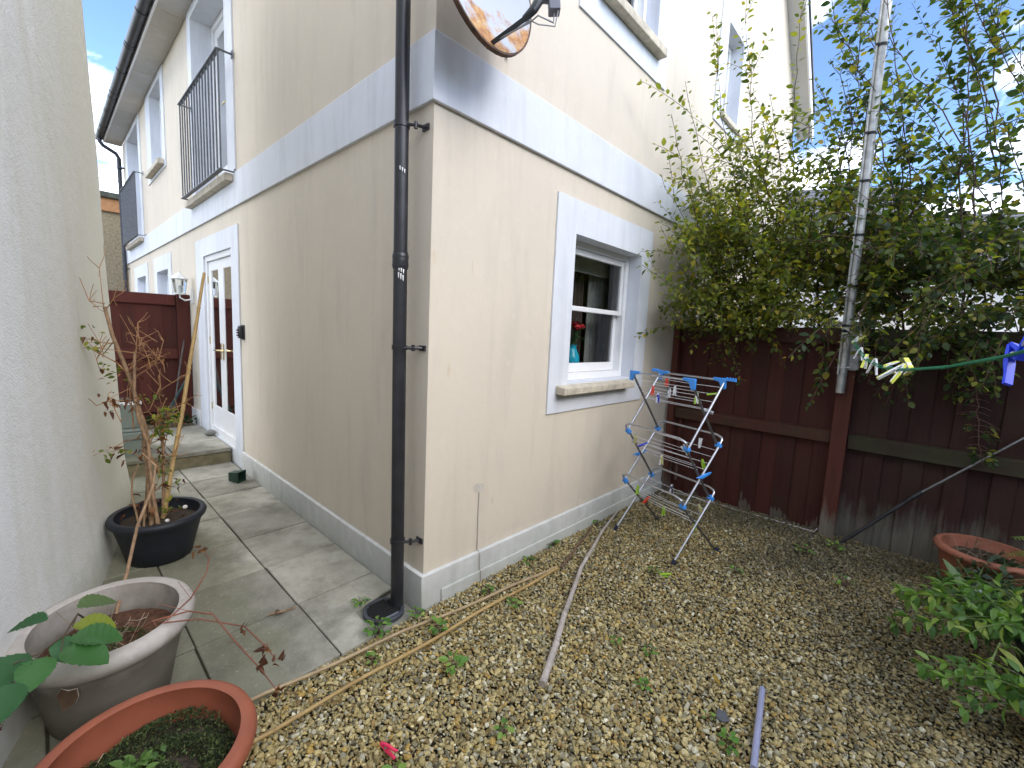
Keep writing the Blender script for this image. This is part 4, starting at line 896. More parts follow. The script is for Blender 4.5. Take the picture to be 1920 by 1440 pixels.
# ------------------------------------------------------------------ clothes pegs
PC = {'white': (.72, .74, .76), 'lime': (.36, .62, .04), 'red': (.75, .07, .03), 'deep blue': (.03, .05, .50), 'yellow': (.60, .55, .16), 'grey': (.30, .32, .36), 'navy': (.03, .04, .10), 'pink': (.75, .04, .11), 'bright blue': (.015, .06, .85), 'lemon': (.70, .74, .12)}
PM = {k: simple('peg_' + k.replace(' ', '_'), v, .4, var=.06) for k, v in PC.items()}
def peg(name, loc, yax, zax, color, grip, label, group, L=.072, spread=11, group_parts=True):
    """Two sprung legs; the jaw end lies at loc, handles run along yax, legs open across zax."""
    y = Vector(yax).normalized(); z = Vector(zax); z = (z - y * z.dot(y)).normalized(); x = y.cross(z)
    r_ = thing(name, label, 'clothes peg', loc, group); o = Vector(loc)
    for sg in (1, -1):
        a = R(spread) * sg * .5; yy = (y * math.cos(a) + z * math.sin(a)); nz = (z * math.cos(a) - y * math.sin(a)) * sg
        T = lambda u, w, h: o + y * -.018 + yy * u * L + x * w + nz * h
        prof = [(0, 0.0), (.12, -.0008), (.28, .0006), (.5, .0), (1.0, .003), (1.0, .008), (.75, .0062), (.45, .0082), (.2, .0062), (.0, .0035)]
        b = MB(); b.prism([T(u, -.0055, h) for u, h in prof], x * .011); leg = b.fin('leg', PM[color], r_)
        if grip:
            b = MB(); b.prism([T(u, -.0062, h) for u, h in [(.45, .0083), (1.02, .0086), (1.02, .0062), (.45, .007)]], x * .0124); b.prism([T(u, -.0062, h) for u, h in [(-.01, .0042), (.2, .0066), (.2, .0052), (-.01, .002)]], x * .0124); b.fin('grip', PM[grip], leg)
    b = MB(); cc = o + y * (-.018 + .36 * L); b.tube([cc - x * .007, cc + x * .007], .0048, 8); b.fin('spring', STEEL, r_)
    return r_
AG = 'clothes pegs left on the airer'
dn_ = (0, 0, -1)
def apeg(v, z, u, color, label, grip=None, tilt=(0, 0, -1)): peg('clothes_peg', tuple(AP(u, v, z)), tilt, tuple(AU), color, grip, label, AG)
for (i, fb, t, v, color, label, grip, tilt) in (
    (0, 'B', .08, .475, 'red', 'red peg highest on the airer nearest the wall', None, dn_), (0, 'F', .20, .405, 'red', 'red peg clipped above a deep blue peg on the top tier', None, (.1, .1, -1)),
    (0, 'F', .32, .385, 'deep blue', 'deep blue peg under a red peg on the top tier', 'white', dn_), (0, 'B', .20, .36, 'white', 'white peg hanging from the top tier beside two red ones', None, dn_),
    (0, 'F', .20, .25, 'white', 'white peg alone in the middle of the top tier', 'grey', (.2, .2, -1)), (0, 'B', .20, -.0 + .06, 'lime', 'lime peg lying flat near the comb end of the top tier', None, (.2, -.9, .2)),
    (0, 'B', .43, .03, 'white', 'white peg lying sideways on a top tier wire at the tube', 'grey', (.3, -.9, -.3)), (0, 'F', .20, .02, 'white', 'white and lime peg beside the dark crossing tube', 'lime', dn_),
    (1, 'F', .08, .50, 'yellow', 'yellow peg on the middle tier nearest the wall', 'grey', (-.2, .2, -1)), (1, 'F', .19, .43, 'deep blue', 'deep blue peg clipped aslant on the middle tier', None, (-.3, .8, -.5)),
    (1, 'F', .41, .32, 'yellow', 'pale yellow peg hanging low from the middle tier', 'white', dn_), (1, 'B', .08, .14, 'white', 'small white peg standing on the back rail of the middle tier', None, (.2, 0, 1)),
    (1, 'F', .08, .03, 'grey', 'grey peg at the front corner of the middle tier', 'white', (-.2, .5, .8)), (1, 'B', .30, .05, 'lime', 'lime peg on the middle tier by the light tube', None, (.2, -.2, -1)),
    (2, 'F', .06, .45, 'lime', 'lime peg hanging behind the lower tier by the wall', None, dn_), (2, 'B', .06, .33, 'navy', 'navy peg on the back wire of the lowest tier', 'white', dn_),
    (2, 'F', .28, .42, 'red', 'red peg tilted on the lowest tier', None, (-.2, .5, -.8)), (2, 'F', .39, .30, 'lime', 'lime peg hanging in the middle of the lowest tier', None, dn_),
    (2, 'B', .17, .05, 'yellow', 'yellow and grey peg near the light tube on the lowest tier', 'grey', (.3, -.3, -1)), (2, 'F', .39, .02, 'lime', 'lime peg under the front joint of the lowest tier', None, dn_)):
    A_, B2 = (Bo[i], Fo[i + 1]) if fb == 'B' else (Fo[i], Bo[i + 1]); u, z = mixp(A_, B2, t); apeg(v, z, u, color, label, grip, tilt)
peg('clothes_peg', (1.30, -.765, .012), (.5, -.8, .05), (0, 0, 1), 'lime', None, 'lime peg dropped on the gravel by the airer foot', None)
peg('clothes_peg', (-.585, -.60, .04), (.2, -.75, -.10), (.3, .1, 1), 'pink', None, 'pinkish red peg lying on the gravel beside a weed', None)

# ------------------------------------------------------------------ pole, clothes line, leaning prop
ALU = simple('weathered_aluminium', (.42, .42, .40), .45, .55, var=.3, scale=18)
pole = thing('metal_pole', 'tall grey metal pole strapped with black tape above the fence post', 'pole', (2.83, -1.385, 1.16))
b = MB(); b.tube([(2.83, -1.385, 1.16), (2.83, -1.37, 2.7), (2.83, -1.345, 5.2)], .030, 16); b.fin('tube', ALU, pole)
b = MB(); b.tube([(2.795, -1.36, 1.30), (2.795, -1.345, 2.7), (2.795, -1.32, 5.2)], .0075, 8); b.fin('conduit', ALU, pole)
TAPE = simple('black_tape', (.012, .012, .013), .5)
for z in (1.62, 1.66, 1.95, 2.32, 2.70, 3.03, 3.62):
    t = (z - 1.16) / 4.0; yy = -1.385 + .04 * t * 1.0
    b = MB(); b.tube([(2.828, yy, z), (2.828, yy, z + .018)], .0325, 16); b.tube([(2.797, yy + .022, z), (2.797, yy + .022, z + .018)], .011, 8); b.fin('tape_band', TAPE, pole)
PLATE = simple('zinc_plate', (.24, .24, .25), .4, .7, var=.3, scale=20)
b = MB(); b.box(2.842, 2.866, -1.475, -1.395, 1.335, 1.645); b.box(2.835, 2.842, -1.478, -1.468, 1.34, 1.64); b.fin('bracket_plate', PLATE, pole, bevel=.003)
b = MB(); b.tube([(2.80, -1.43, 1.36), (2.80, -1.36, 1.35), (2.86, -1.33, 1.35)], .004, 6); b.tube([(2.80, -1.43, 1.60), (2.795, -1.36, 1.60), (2.86, -1.33, 1.60)], .004, 6); b.fin('u_bolt', STEEL, pole)
LG = simple('green_line', (.005, .16, .075), .45, var=.15)
lp = [np.array(p) for p in ((2.80, -1.40, 1.62), (2.35, -1.49, 1.525), (1.757, -1.598, 1.447), (1.15, -1.70, 1.428), (.615, -1.789, 1.440), (.166, -1.874, 1.468), (-.238, -1.926, 1.499), (-.55, -1.975, 1.535), (-1.1, -2.06, 1.61), (-1.8, -2.17, 1.70))]
ln = thing('clothes_line', 'green washing line strung from the metal pole across the yard', 'clothes line', tuple(lp[0]))
for dy, dz in ((0, 0), (.009, -.004)):
    b = MB(); b.tube([tuple(p + np.array([0, dy, dz])) for p in lp], .0031, 8); b.fin('cord', LG, ln)
LGp = 'white and yellow pegs on the washing line'
def lpt(t):
    i = min(int(t), len(lp) - 2); return lp[i] + (lp[i + 1] - lp[i]) * (t - i)
for (t, ya, za, c_, g_, L, lab) in (
    (.10, (-.5, .7, .25), (0, .2, 1), 'white', 'lemon', .075, 'yellow edged white peg clipped to the line right at the pole'),
    (.75, (.2, -.6, .6), (.5, 0, .4), 'white', 'lemon', .08, 'yellow edged white peg tilted up just below the pole bracket'),
    (1.45, (.05, .15, -1), (.4, .9, 0), 'white', None, .08, 'plain white peg astride the line, handles down, next the bracket'),
    (1.95, (-.1, .1, -1), (1, -.3, 0), 'white', 'lemon', .08, 'yellow edged peg hanging in the middle of the row of pegs'),
    (2.55, (.1, .1, -1), (.5, .8, 0), 'white', None, .08, 'plain white peg hanging behind the longest pair on the line'),
    (3.25, (.75, -.35, -.05), (0, .1, 1), 'white', 'lemon', .09, 'yellow edged peg lying along the line behind the biggest one'),
    (3.80, (-.45, .5, -.62), (.55, .6, .15), 'white', 'lemon', .09, 'yellow edged white peg with both handles pointing at the ground'),
    (4.10, (.9, .15, .03), (0, .1, 1), 'white', 'lemon', .095, 'biggest yellow edged peg, lying along the near end of the row'),
    (6.25, (-.45, -.25, .8), (.9, .2, .2), 'bright blue', None, .075, 'bright blue peg on the line, upper of the pair'),
    (6.12, (-.55, -.1, -.5), (.1, -.3, .9), 'bright blue', None, .075, 'bright blue peg on the line, lower of the pair')):
    peg('clothes_peg', tuple(lpt(t) + np.array([0, 0, .003])), ya, za, c_, g_, lab, LGp if c_ == 'white' else 'blue pegs on the washing line', L, 26)
prop = thing('clothes_prop', 'dark telescopic metal prop leaning against the fence', 'clothes prop', (2.82, -1.53, 0))
b = MB(); b.tube([(2.80, -1.50, -.01), (2.845, -1.90, .50)], .0125, 12); b.fin('lower_tube', simple('prop_dark', (.05, .05, .055), .4, .5, var=.4), prop)
b = MB(); b.tube([(2.845, -1.90, .50), (2.89, -2.34, .985), (2.90, -2.85, 1.55)], .0085, 10); b.fin('upper_tube', DSTEEL, prop)
b = MB(); b.tube([(2.842, -1.875, .47), (2.847, -1.92, .522)], .0165, 12); b.fin('collar', BLACKP, prop)
cab = MB(); cab.tube([(2.6, -.16, .012), (2.68, -.10, .02), (2.80, -.10, .016), (2.86, -.2, .014), (2.868, -.42, .016), (2.87, -.77, .012), (2.872, -1.1, .014), (2.872, -1.28, .012), (2.86, -1.335, .018), (2.855, -1.35, .05)], .0045, 8)
tag(cab.fin('cable', simple('pinkish_cable', (.46, .40, .38), .5)), 'thin pale cable lying along the foot of the fence', 'cable')

# ------------------------------------------------------------------ canes and rods
def cane(label, pts, r0, r1, mat, nodes=.24, sag=None, name='bamboo_cane', seed=1, bend=.006):
    rr = random.Random(seed); P = [Vector(p) for p in pts]; out = []; rad = []
    tot = sum((P[i + 1] - P[i]).length for i in range(len(P) - 1)); d = 0
    for i in range(len(P) - 1):
        L_ = (P[i + 1] - P[i]).length; n = max(2, int(L_ / .06))
        for k in range(n): out.append(P[i].lerp(P[i + 1], k / n)); rad.append(r0 + (r1 - r0) * (d + L_ * k / n) / tot)
        d += L_
    out.append(P[-1]); rad.append(r1)
    o2 = []; r2 = []; acc = 0; nxt = nodes * rr.uniform(.4, 1)
    for i, p in enumerate(out):
        w = bend * math.sin(i * .55 + seed); q = p + Vector((w * .5, w, 0)) if 0 < i < len(out) - 1 else p
        if i: acc += (p - out[i - 1]).length
        if acc > nxt and i < len(out) - 1:
            t = (out[i + 1] - p).normalized()
            for dd, f in ((-.006, 1.0), (-.002, 1.22), (.002, 1.22), (.006, .97)): o2.append(q + t * dd); r2.append(rad[i] * f)
            nxt += nodes * rr.uniform(.7, 1.2)
        else: o2.append(q); r2.append(rad[i])
    b = MB(); b.tube([tuple(p) for p in o2], r2, 10); return tag(b.fin(name, mat, smooth=70), label, 'cane')
def cane_mat(name, c, c2):
    m = M(name); k = m.ramp(m.noise(9, 6, .6), [(.3, c2), (.65, c)]); k = m.mix(m.ramp(m.noise(40, 5), [(.6, 0), (.75, .6)]), k, [x * .45 for x in c2]); m.col(k).set(.5, 0, .4); return m.m
CB = cane_mat('cane_buff', (.40, .30, .17), (.28, .20, .11)); CY = cane_mat('cane_yellow', (.42, .29, .115), (.30, .19, .07)); CG = cane_mat('cane_grey', (.46, .41, .37), (.30, .26, .225)); CBR = cane_mat('cane_brown', (.16, .095, .06), (.10, .06, .04))
cane('thin buff cane lying along the edge of the paving slabs', [(-.86, -.062, .030), (-.2, -.128, .030), (.30, -.20, .030), (.84, -.268, .032)], .0075, .0085, CB, .3, seed=2)
cane('yellow cane lying on the gravel, crossing at the buff cane tip', [(-1.02, -.252, .030), (-.3, -.262, .028), (.3, -.268, .028), (.82, -.285, .036)], .0075, .0092, CY, .28, seed=3)
cane('thick grey bamboo pole lying on the gravel towards the airer', [(.036, -.807, .034), (.27, -.70, .034), (.486, -.59, .034), (.94, -.385, .034), (1.50, -.19, .034), (1.93, -.075, .036)], .0165, .0075, CG, .27, seed=5, bend=.0015)
cane('short dark brown stick lying beside the plinth', [(.865, -.288, .026), (1.2, -.19, .028), (1.53, -.085, .03)], .0085, .006, CBR, .4, seed=6)
b = MB(); b.tube([(.70, -1.48, .036), (.28, -1.555, .036)], .0125, 14); b.tube([(.702, -1.4797, .036), (.66, -1.487, .036)], .0115, 14)
rod = tag(b.fin('metal_rod', simple('lilac_grey_rod', (.34, .36, .52), .35, .3, var=.08)), 'lilac grey metal rod lying on the gravel', 'rod')
slate_bit = MB(); slate_bit.prism([(.415, -1.385, .022), (.455, -1.375, .024), (.468, -1.405, .022), (.435, -1.43, .02), (.41, -1.41, .022)], (.004, 0, .007)); tag(slate_bit.fin('slate_chip', SLATE, bevel=.002), 'flat dark slate chip lying on the gravel beside the metal rod', 'stone')
slate_bit = None

# ------------------------------------------------------------------ drain, plant pots and loose things on the paving
gr = thing('drain_grate', 'round black drain grate at the foot of the downpipe', 'drain', (-.165, .11, .0))
b = MB(); b.lathe([(.0, .004), (.083, .004), (.088, .014), (.1, .016), (.106, .012), (.106, -.01)], (-.165, .115, 0), 36); b.fin('frame', simple('grate_black', (.05, .055, .065), .5, var=.3), gr)
b = MB(); b.lathe([(.0, .0045), (.084, .0045), (.084, .003)], (-.165, .115, 0), 30); b.fin('sump', simple('sump_black', (.006, .006, .006), .8), gr)
for k in range(-4, 5):
    yy = .018 * k; hw = math.sqrt(max(.085 ** 2 - yy ** 2, 0)); 
    b = MB(); b.box(-.165 - hw, -.165 + hw, -.0 + .115 + yy - .0055, .115 + yy + .0055, .006, .0145); b.fin('bar', simple('grate_bar', (.13, .14, .165), .4), gr, bevel=.001) if k == -4 else None
    if k == -4: bar_mat = gr.children[-1].data.materials[0]
    else: b.fin('bar', bar_mat, gr, bevel=.001)
GP = simple('dark_green_plastic', (.012, .035, .022), .45, var=.2)
pt = thing('square_pot', 'small dark green square pot lying on its side on the slabs', 'plant pot', (-.14, 2.70, .05))
def pot_box(c, ax, up, w0, w1, h, t, mat, parent):
    y = Vector(ax).normalized(); z = Vector(up); z = (z - y * z.dot(y)).normalized(); x = y.cross(z); c = Vector(c)
    q = lambda w, d: [c + y * d + x * sx * w + z * sz * w for sx, sz in ((-1, -1), (1, -1), (1, 1), (-1, 1))]
    b = MB(); rg4 = [q(w0, 0), q(w1, h), q(w1 + .004, h), q(w1 + .004, h + .012), q(w1 - t, h + .012), q(w0 - t, t)]
    b.add([p for r_ in rg4 for p in r_], [(3, 2, 1, 0)] + [(i * 4 + k, i * 4 + (k + 1) % 4, (i + 1) * 4 + (k + 1) % 4, (i + 1) * 4 + k) for i in range(5) for k in range(4)] + [(20, 21, 22, 23)])
    return b.fin('pot', mat, parent, smooth=20)
pot_box((-.19, 2.755, .062), (.55, -.8, .0), (0, 0, 1), .038, .048, .095, .004, GP, pt)
b = MB(); b.lathe([(0, -.034), (.03, -.03), (.055, -.012), (.06, .0), (.05, .02), (.028, .034), (0, .038)], (-.06, 4.08, .198), 20, 1.0, .72); tag(b.fin('pebble', simple('smooth_grey_stone', (.19, .19, .175), .7, var=.15, scale=25, bump=.1), smooth=80), 'smooth grey pebble resting on the step by the doors', 'stone')

def round_pot(root, c, prof, mat, n=64, sx=1, sy=1, rot=0, name='pot', wob=.0):
    b = MB(); cs, sn = math.cos(rot), math.sin(rot); vs = []; m_ = len(prof)
    for r_, z in prof:
        for k in range(n):
            a = 2 * math.pi * k / n; x = r_ * sx * math.cos(a); y = r_ * sy * math.sin(a); vs.append((c[0] + x * cs - y * sn, c[1] + x * sn + y * cs, c[2] + z))
    b.add(vs, [(i * n + k, i * n + (k + 1) % n, (i + 1) * n + (k + 1) % n, (i + 1) * n + k) for i in range(m_ - 1) for k in range(n)] + [tuple(range(n - 1, -1, -1))])
    return b.fin(name, mat, root, smooth=50)
def potprof(rb, rt, h, lip, t, inner_z):
    """Outside from the base up, over a rounded lip, down inside."""
    rl = rt + lip
    return [(rb * .96, 0), (rb, .006), (rb + (rt - rb) * .5, h * .45), (rt - .004, h - lip * 2.6), (rt + .002, h - lip * 2.3), (rl - .004, h - lip * 1.6), (rl, h - lip * .9), (rl - lip * .3, h - lip * .2), (rl - lip * .8, h), (rl - lip * 1.6, h - lip * .15), (rt - t, h - lip * .9), (rt - t - .004, h - lip * 2.4), (rt - t - (rt - rb) * (1 - inner_z / h) * .9, inner_z)]
def soil(root, c, r, z, mat, sx=1, sy=1, rot=0, seed=1, amp=.02, name='soil'):
    rr = np.random.default_rng(seed); n = 40; rings = 10; V = [(c[0], c[1], c[2] + z + amp)]; F = []
    for i in range(1, rings + 1):
        for k in range(n):
            a = 2 * math.pi * k / n; q = r * i / rings; x = q * sx * math.cos(a); y = q * sy * math.sin(a); X = x * math.cos(rot) - y * math.sin(rot); Y = x * math.sin(rot) + y * math.cos(rot)
            V.append((c[0] + X, c[1] + Y, c[2] + z + amp * (1 - (i / rings) ** 2) + (rr.normal(0, amp * .35) if i < rings else 0)))
    F = [(0, 1 + k, 1 + (k + 1) % n) for k in range(n)] + [(1 + i * n + k, 1 + (i + 1) * n + k, 1 + (i + 1) * n + (k + 1) % n, 1 + i * n + (k + 1) % n) for i in range(rings - 1) for k in range(n)]
    b = MB(); b.add(V, F); return b.fin(name, mat, root, smooth=80)
SOILB = simple('pot_soil', (.040, .028, .018), .95, var=.5, scale=60, bump=.7)
SOILR = simple('reddish_soil', (.085, .038, .020), .95, var=.5, scale=45, bump=.7)
TERRA = simple('terracotta_plastic', (.27, .080, .043), .5, var=.16, scale=6, bump=.06, spec=.35)
TERR2 = simple('terracotta_dusty', (.27, .10, .06), .7, var=.25, scale=10, bump=.1)
m = M('chalky_grey_plastic'); k = m.ramp(m.noise(5, 6, .6), [(.3, (.30, .27, .24)), (.7, (.47, .43, .39))]); k = m.mix(m.ramp(m.noise(30, 5, .7), [(.55, 0), (.72, .5)]), k, (.52, .48, .48))
z_ = m.z()[2]; k = m.mix(m.ramp(m.math('ADD', z_, m.math('MULTIPLY', m.noise(12, 5), .12)), [(.30, 1.0), (.40, 0.0)]), k, m.mix(m.noise(9, 5), (.10, .09, .07), (.20, .18, .15))); m.col(k).set(.75, 0, .25); m.bump(m.noise(60, 4), .2, .003); CHALK = m.m
# black oval-ish planter with a leggy shrub
PB = Vector((-.892, 1.55, .012))
bp = thing('planter', 'round black plastic planter holding a bare twiggy shrub and a bamboo cane', 'plant pot', tuple(PB))
round_pot(bp, PB, potprof(.165, .225, .285, .022, .012, .2), simple('matt_black_plastic', (.011, .013, .019), .55, var=.3, scale=30, bump=.12), sy=1.08)
soil(bp, PB, .212, .215, SOILB, sy=1.08, seed=3)
b = MB(); b.lathe([(0, -.013), (.012, -.008), (.015, 0), (.010, .009), (0, .013)], (-.745, 1.62, .262), 12, 1, .8); tag(b.fin('pebble', simple('pale_pebble', (.6, .57, .52), .8)), 'small white pebble lying in the black planter', 'stone')
b = MB(); b.lathe([(0, -.011), (.010, -.007), (.013, 0), (.008, .009), (0, .011)], (-.862, 1.475, .250), 12, 1, .8); tag(b.fin('pebble', simple('pale_pebble', (.62, .6, .57), .8)), 'white stone at the foot of the upright bamboo cane', 'stone')
cane('upright yellow bamboo cane standing in the black planter', [(-.885, 1.52, .20), (-.70, 1.83, .88), (-.448, 2.30, 1.852)], .0140, .0105, CY, .30, seed=8, bend=.004)
ts = thing('potted_shrub', 'leggy half dead shrub with woody stems and browned leaves in the black planter', 'shrub', tuple(PB + Vector((0, 0, .22))))
WOODY = simple('pale_woody_stem', (.26, .165, .095), .75, var=.35, scale=35, bump=.3); TANW = simple('tan_twig', (.30, .165, .075), .7, var=.3, scale=40)
def wig(pts, dy, rr): return [np.array(p) + np.array([0, dy * (i / (len(pts) - 1)), 0]) + rr.normal(0, .004, 3) for i, p in enumerate(pts)]
rr = np.random.default_rng(5)
st = [[(-.93, 1.5, .23), (-.935, 1.53, .45), (-.933, 1.55, .617), (-.955, 1.55, .895), (-.993, 1.55, 1.154), (-1.052, 1.55, 1.390), (-1.082, 1.55, 1.548)], [(-.91, 1.46, .23), (-.925, 1.49, .45), (-.928, 1.50, .584), (-.926, 1.50, .738), (-.969, 1.50, .905), (-.979, 1.50, 1.054), (-.965, 1.50, 1.292)],
      [(-.86, 1.58, .23), (-.855, 1.57, .546), (-.852, 1.55, .715), (-.863, 1.55, .885)], [(-.99, 1.5, .23), (-1.015, 1.55, .423), (-1.011, 1.55, .522), (-.975, 1.55, .614)], [(-.95, 1.62, .23), (-.93, 1.6, .5), (-.915, 1.6, .75), (-.93, 1.62, .9)], [(-.98, 1.48, .22), (-.96, 1.45, .42)], [(-.84, 1.6, .22), (-.835, 1.62, .36)]]
for ln_, r_ in zip(st, (.0135, .0115, .009, .006, .0085, .007, .009)):
    b = MB(); q = wig(ln_, 0, rr); b.tube([tuple(p) for p in q], [r_ * (1 - .35 * i / (len(q) - 1)) for i in range(len(q))], 9); b.fin('stem', WOODY, ts, smooth=80)
brs = [[(-1.082,1.550,1.548),(-1.139,1.550,1.573),(-1.178,1.550,1.712)],[(-0.993,1.550,1.154),(-1.052,1.550,1.228),(-1.159,1.550,1.309),(-1.193,1.550,1.318)],[(-0.958,1.550,1.035),(-0.913,1.550,0.923),(-0.857,1.550,1.050),(-0.847,1.550,1.072),(-0.887,1.550,1.139),(-0.919,1.550,1.172)],[(-0.857,1.550,1.050),(-0.812,1.550,1.103),(-0.747,1.550,1.167)],[(-1.054,1.550,1.350),(-1.102,1.550,1.279),(-1.106,1.550,1.349)],
 [(-0.983,1.550,1.195),(-0.946,1.550,1.321),(-0.971,1.550,1.403)],[(-0.946,1.550,1.321),(-0.920,1.550,1.363),(-0.914,1.550,1.300)],[(-0.955,1.550,0.895),(-1.007,1.550,1.007),(-1.077,1.550,1.002),(-1.138,1.550,0.977)],[(-0.897,1.550,0.889),(-0.826,1.550,0.937),(-0.736,1.550,0.963)],[(-0.977,1.550,1.143),(-0.884,1.550,1.225),(-0.868,1.550,1.321)],[(-0.920,1.550,0.726),(-0.863,1.550,0.885),(-0.816,1.550,0.992)],
 [(-0.858,1.550,0.546),(-0.852,1.550,0.715),(-0.863,1.550,0.885)],[(-0.956,1.550,0.677),(-0.899,1.550,0.611),(-0.885,1.550,0.529),(-0.916,1.550,0.399)],[(-1.047,1.550,1.340),(-1.107,1.550,1.339)],[(-0.990,1.550,1.216),(-0.932,1.550,1.268),(-0.882,1.550,1.289)],[(-1.076,1.550,1.529),(-1.051,1.550,1.590),(-1.012,1.550,1.624)],[(-.93, 1.55, .62), (-1.0, 1.52, .70), (-1.07, 1.50, .72)], [(-.87, 1.55, .6), (-.80, 1.58, .66), (-.76, 1.6, .75)]]
lines = []; 
for ln_ in brs + [[(p[0] + rr.normal(0, .05), p[1], p[2] + rr.normal(0, .07)) for p in l_] for l_ in brs[3:]]:
    q = wig(ln_, rr.uniform(-.14, .14), rr); lines.append((q, .8 if len(ln_) < 4 else 1))
    for _ in range(4):
        k_ = rr.integers(1, len(q)); p = q[k_]; d = rr.normal(0, .045, 3) + np.array([0, 0, .02]); lines.append(([p, p + d * .6, p + d + rr.normal(0, .012, 3)], .5))
tubes_mesh('twigs', lines, .0042, .002, TANW, ts, 5)
BRN = leaf_mat('browned_leaf', [(0, (.06, .022, .015)), (.5, (.13, .055, .03)), (1, (.24, .12, .05))], .25, .6, spec=.2); GRN = leaf_mat('fresh_leaf', [(0, (.045, .08, .02)), (.5, (.14, .19, .035)), (1, (.32, .31, .05))], .45)
Lb = []; Lg = []
for (x, y, z, kind, nn) in ((-1.17,1.55,1.395,1,5),(-1.185,1.55,1.35,0,4),(-1.12,1.55,1.31,2,5),(-1.12,1.55,1.2,1,5),(-1.07,1.55,1.14,1,6),(-1.05,1.55,1.17,1,4),(-1.085,1.5,1.0,0,10),(-.91,1.55,1.02,2,7),(-.84,1.55,.91,2,16),(-.85,1.55,.84,2,16),(-.87,1.55,.785,1,12),(-.82,1.5,.87,2,9),(-1.08,1.55,.69,1,8),(-1.06,1.55,.7,1,7),(-.883,1.5,1.268,0,6),(-.9,1.5,1.225,0,6),(-.955,1.5,.7,0,6),(-.80,1.55,.45,1,10),(-.87,1.55,.52,1,9),(-.88,1.5,.88,0,7),(-.8,1.55,.92,2,6),(-.96,1.5,1.2,0,5),(-.86,1.55,.64,1,8),(-.95,1.5,.36,0,10),(-.85,1.5,.33,1,10),(-.98,1.6,.3,0,12),(-.99,1.5,1.02,0,8)):
    for _ in range(int(nn * 1.6)):
        p = np.array([x, y, z]) + rr.normal(0, .028, 3); d = rr.normal(0, 1, 3); d[2] -= .5 if kind == 0 else -.1
        (Lb if kind == 0 or (kind == 1 and rr.random() < .35) else Lg).append((p, frame(d, np.array([0, 0, 1.0]) + rr.normal(0, .6, 3)), rr.uniform(.022, .045), rr.random()))
leaves_mesh('dead_leaves', Lb, leaf_tmpl(.22, .7, .8), BRN, ts); leaves_mesh('leaves', Lg, OVAL, GRN, ts)

# chalky grey planter with bramble
PW_ = Vector((-1.215, .335, .012))
wp = thing('planter', 'large chalky grey planter with bramble leaves and reddish soil', 'plant pot', tuple(PW_))
round_pot(wp, PW_, potprof(.185, .243, .345, .034, .016, .2), CHALK, sx=.97, sy=1.08, rot=R(-12))
soil(wp, PW_, .222, .225, SOILR, sx=.97, sy=1.08, rot=R(-12), seed=5, amp=.012)
HB = simple('broken_hole_edge', (.10, .06, .035), .9, var=.4)
b = MB(); hn = []
hc = Vector((-1.335, .112, .235)); hd = (hc - Vector((PW_.x, PW_.y, hc.z))).normalized(); ht = Vector((-hd.y, hd.x, 0))
for k_ in range(9):
    a = 2 * math.pi * k_ / 9; q = .028 + .008 * math.sin(k_ * 2.3); hn.append(hc + ht * q * math.cos(a) + Vector((0, 0, q * 1.35 * math.sin(a))) - hd * .004)
b.prism([tuple(p) for p in hn], tuple(hd * .012)); b.fin('broken_patch', HB, wp, smooth=20)
b = MB(); b.tube([tuple(p + hd * .010) for p in hn], .0016, 5, closed=True); b.fin('torn_edge', simple('torn_edge', (.40, .38, .34), .8, var=.5, scale=60), wp)
lines = []; L = []
rr = np.random.default_rng(8)
for _ in range(60):
    a = rr.uniform(0, 6.28); q = rr.uniform(0, .18); p = np.array([PW_.x + q * math.cos(a), PW_.y + q * math.sin(a), .25]); d = rr.normal(0, .04, 3); d[2] = abs(d[2]) * 1.2
    lines.append(([p, p + d * .5 + rr.normal(0, .008, 3), p + d], rr.uniform(.5, 1)))
tubes_mesh('dry_stalks', lines, .0022, .0012, simple('dry_stalk', (.28, .22, .15), .8, var=.4), wp, 4)
MOSS = leaf_mat('moss_blade', [(0, (.014, .026, .010)), (.5, (.055, .085, .028)), (1, (.17, .20, .07))], .3, .7)
def moss(root, c, r, z, n, size, rr, sx=1, sy=1, mat=None, name='moss', off=(0, 0)):
    L = []
    for _ in range(n):
        a = rr.uniform(0, 6.28); q = r * math.sqrt(rr.random()); p = np.array([c[0] + off[0] + q * sx * math.cos(a), c[1] + off[1] + q * sy * math.sin(a), c[2] + z + .02 * math.sin(q * 60 + a * 3) + rr.uniform(-.004, .012)])
        d = rr.normal(0, .7, 3); d[2] = abs(d[2]) + .25; L.append((p, frame(d, rr.normal(0, 1, 3)), size * rr.uniform(.5, 1.3), rr.random() ** 1.4))
    return leaves_mesh(name, L, leaf_tmpl(.2, .2, .6, ((0, .3), (.5, 1), (1, 0))), mat or MOSS, root, 'stuff')
moss(wp, PW_, .15, .235, 2200, .011, rr, off=(-.05, -.04))
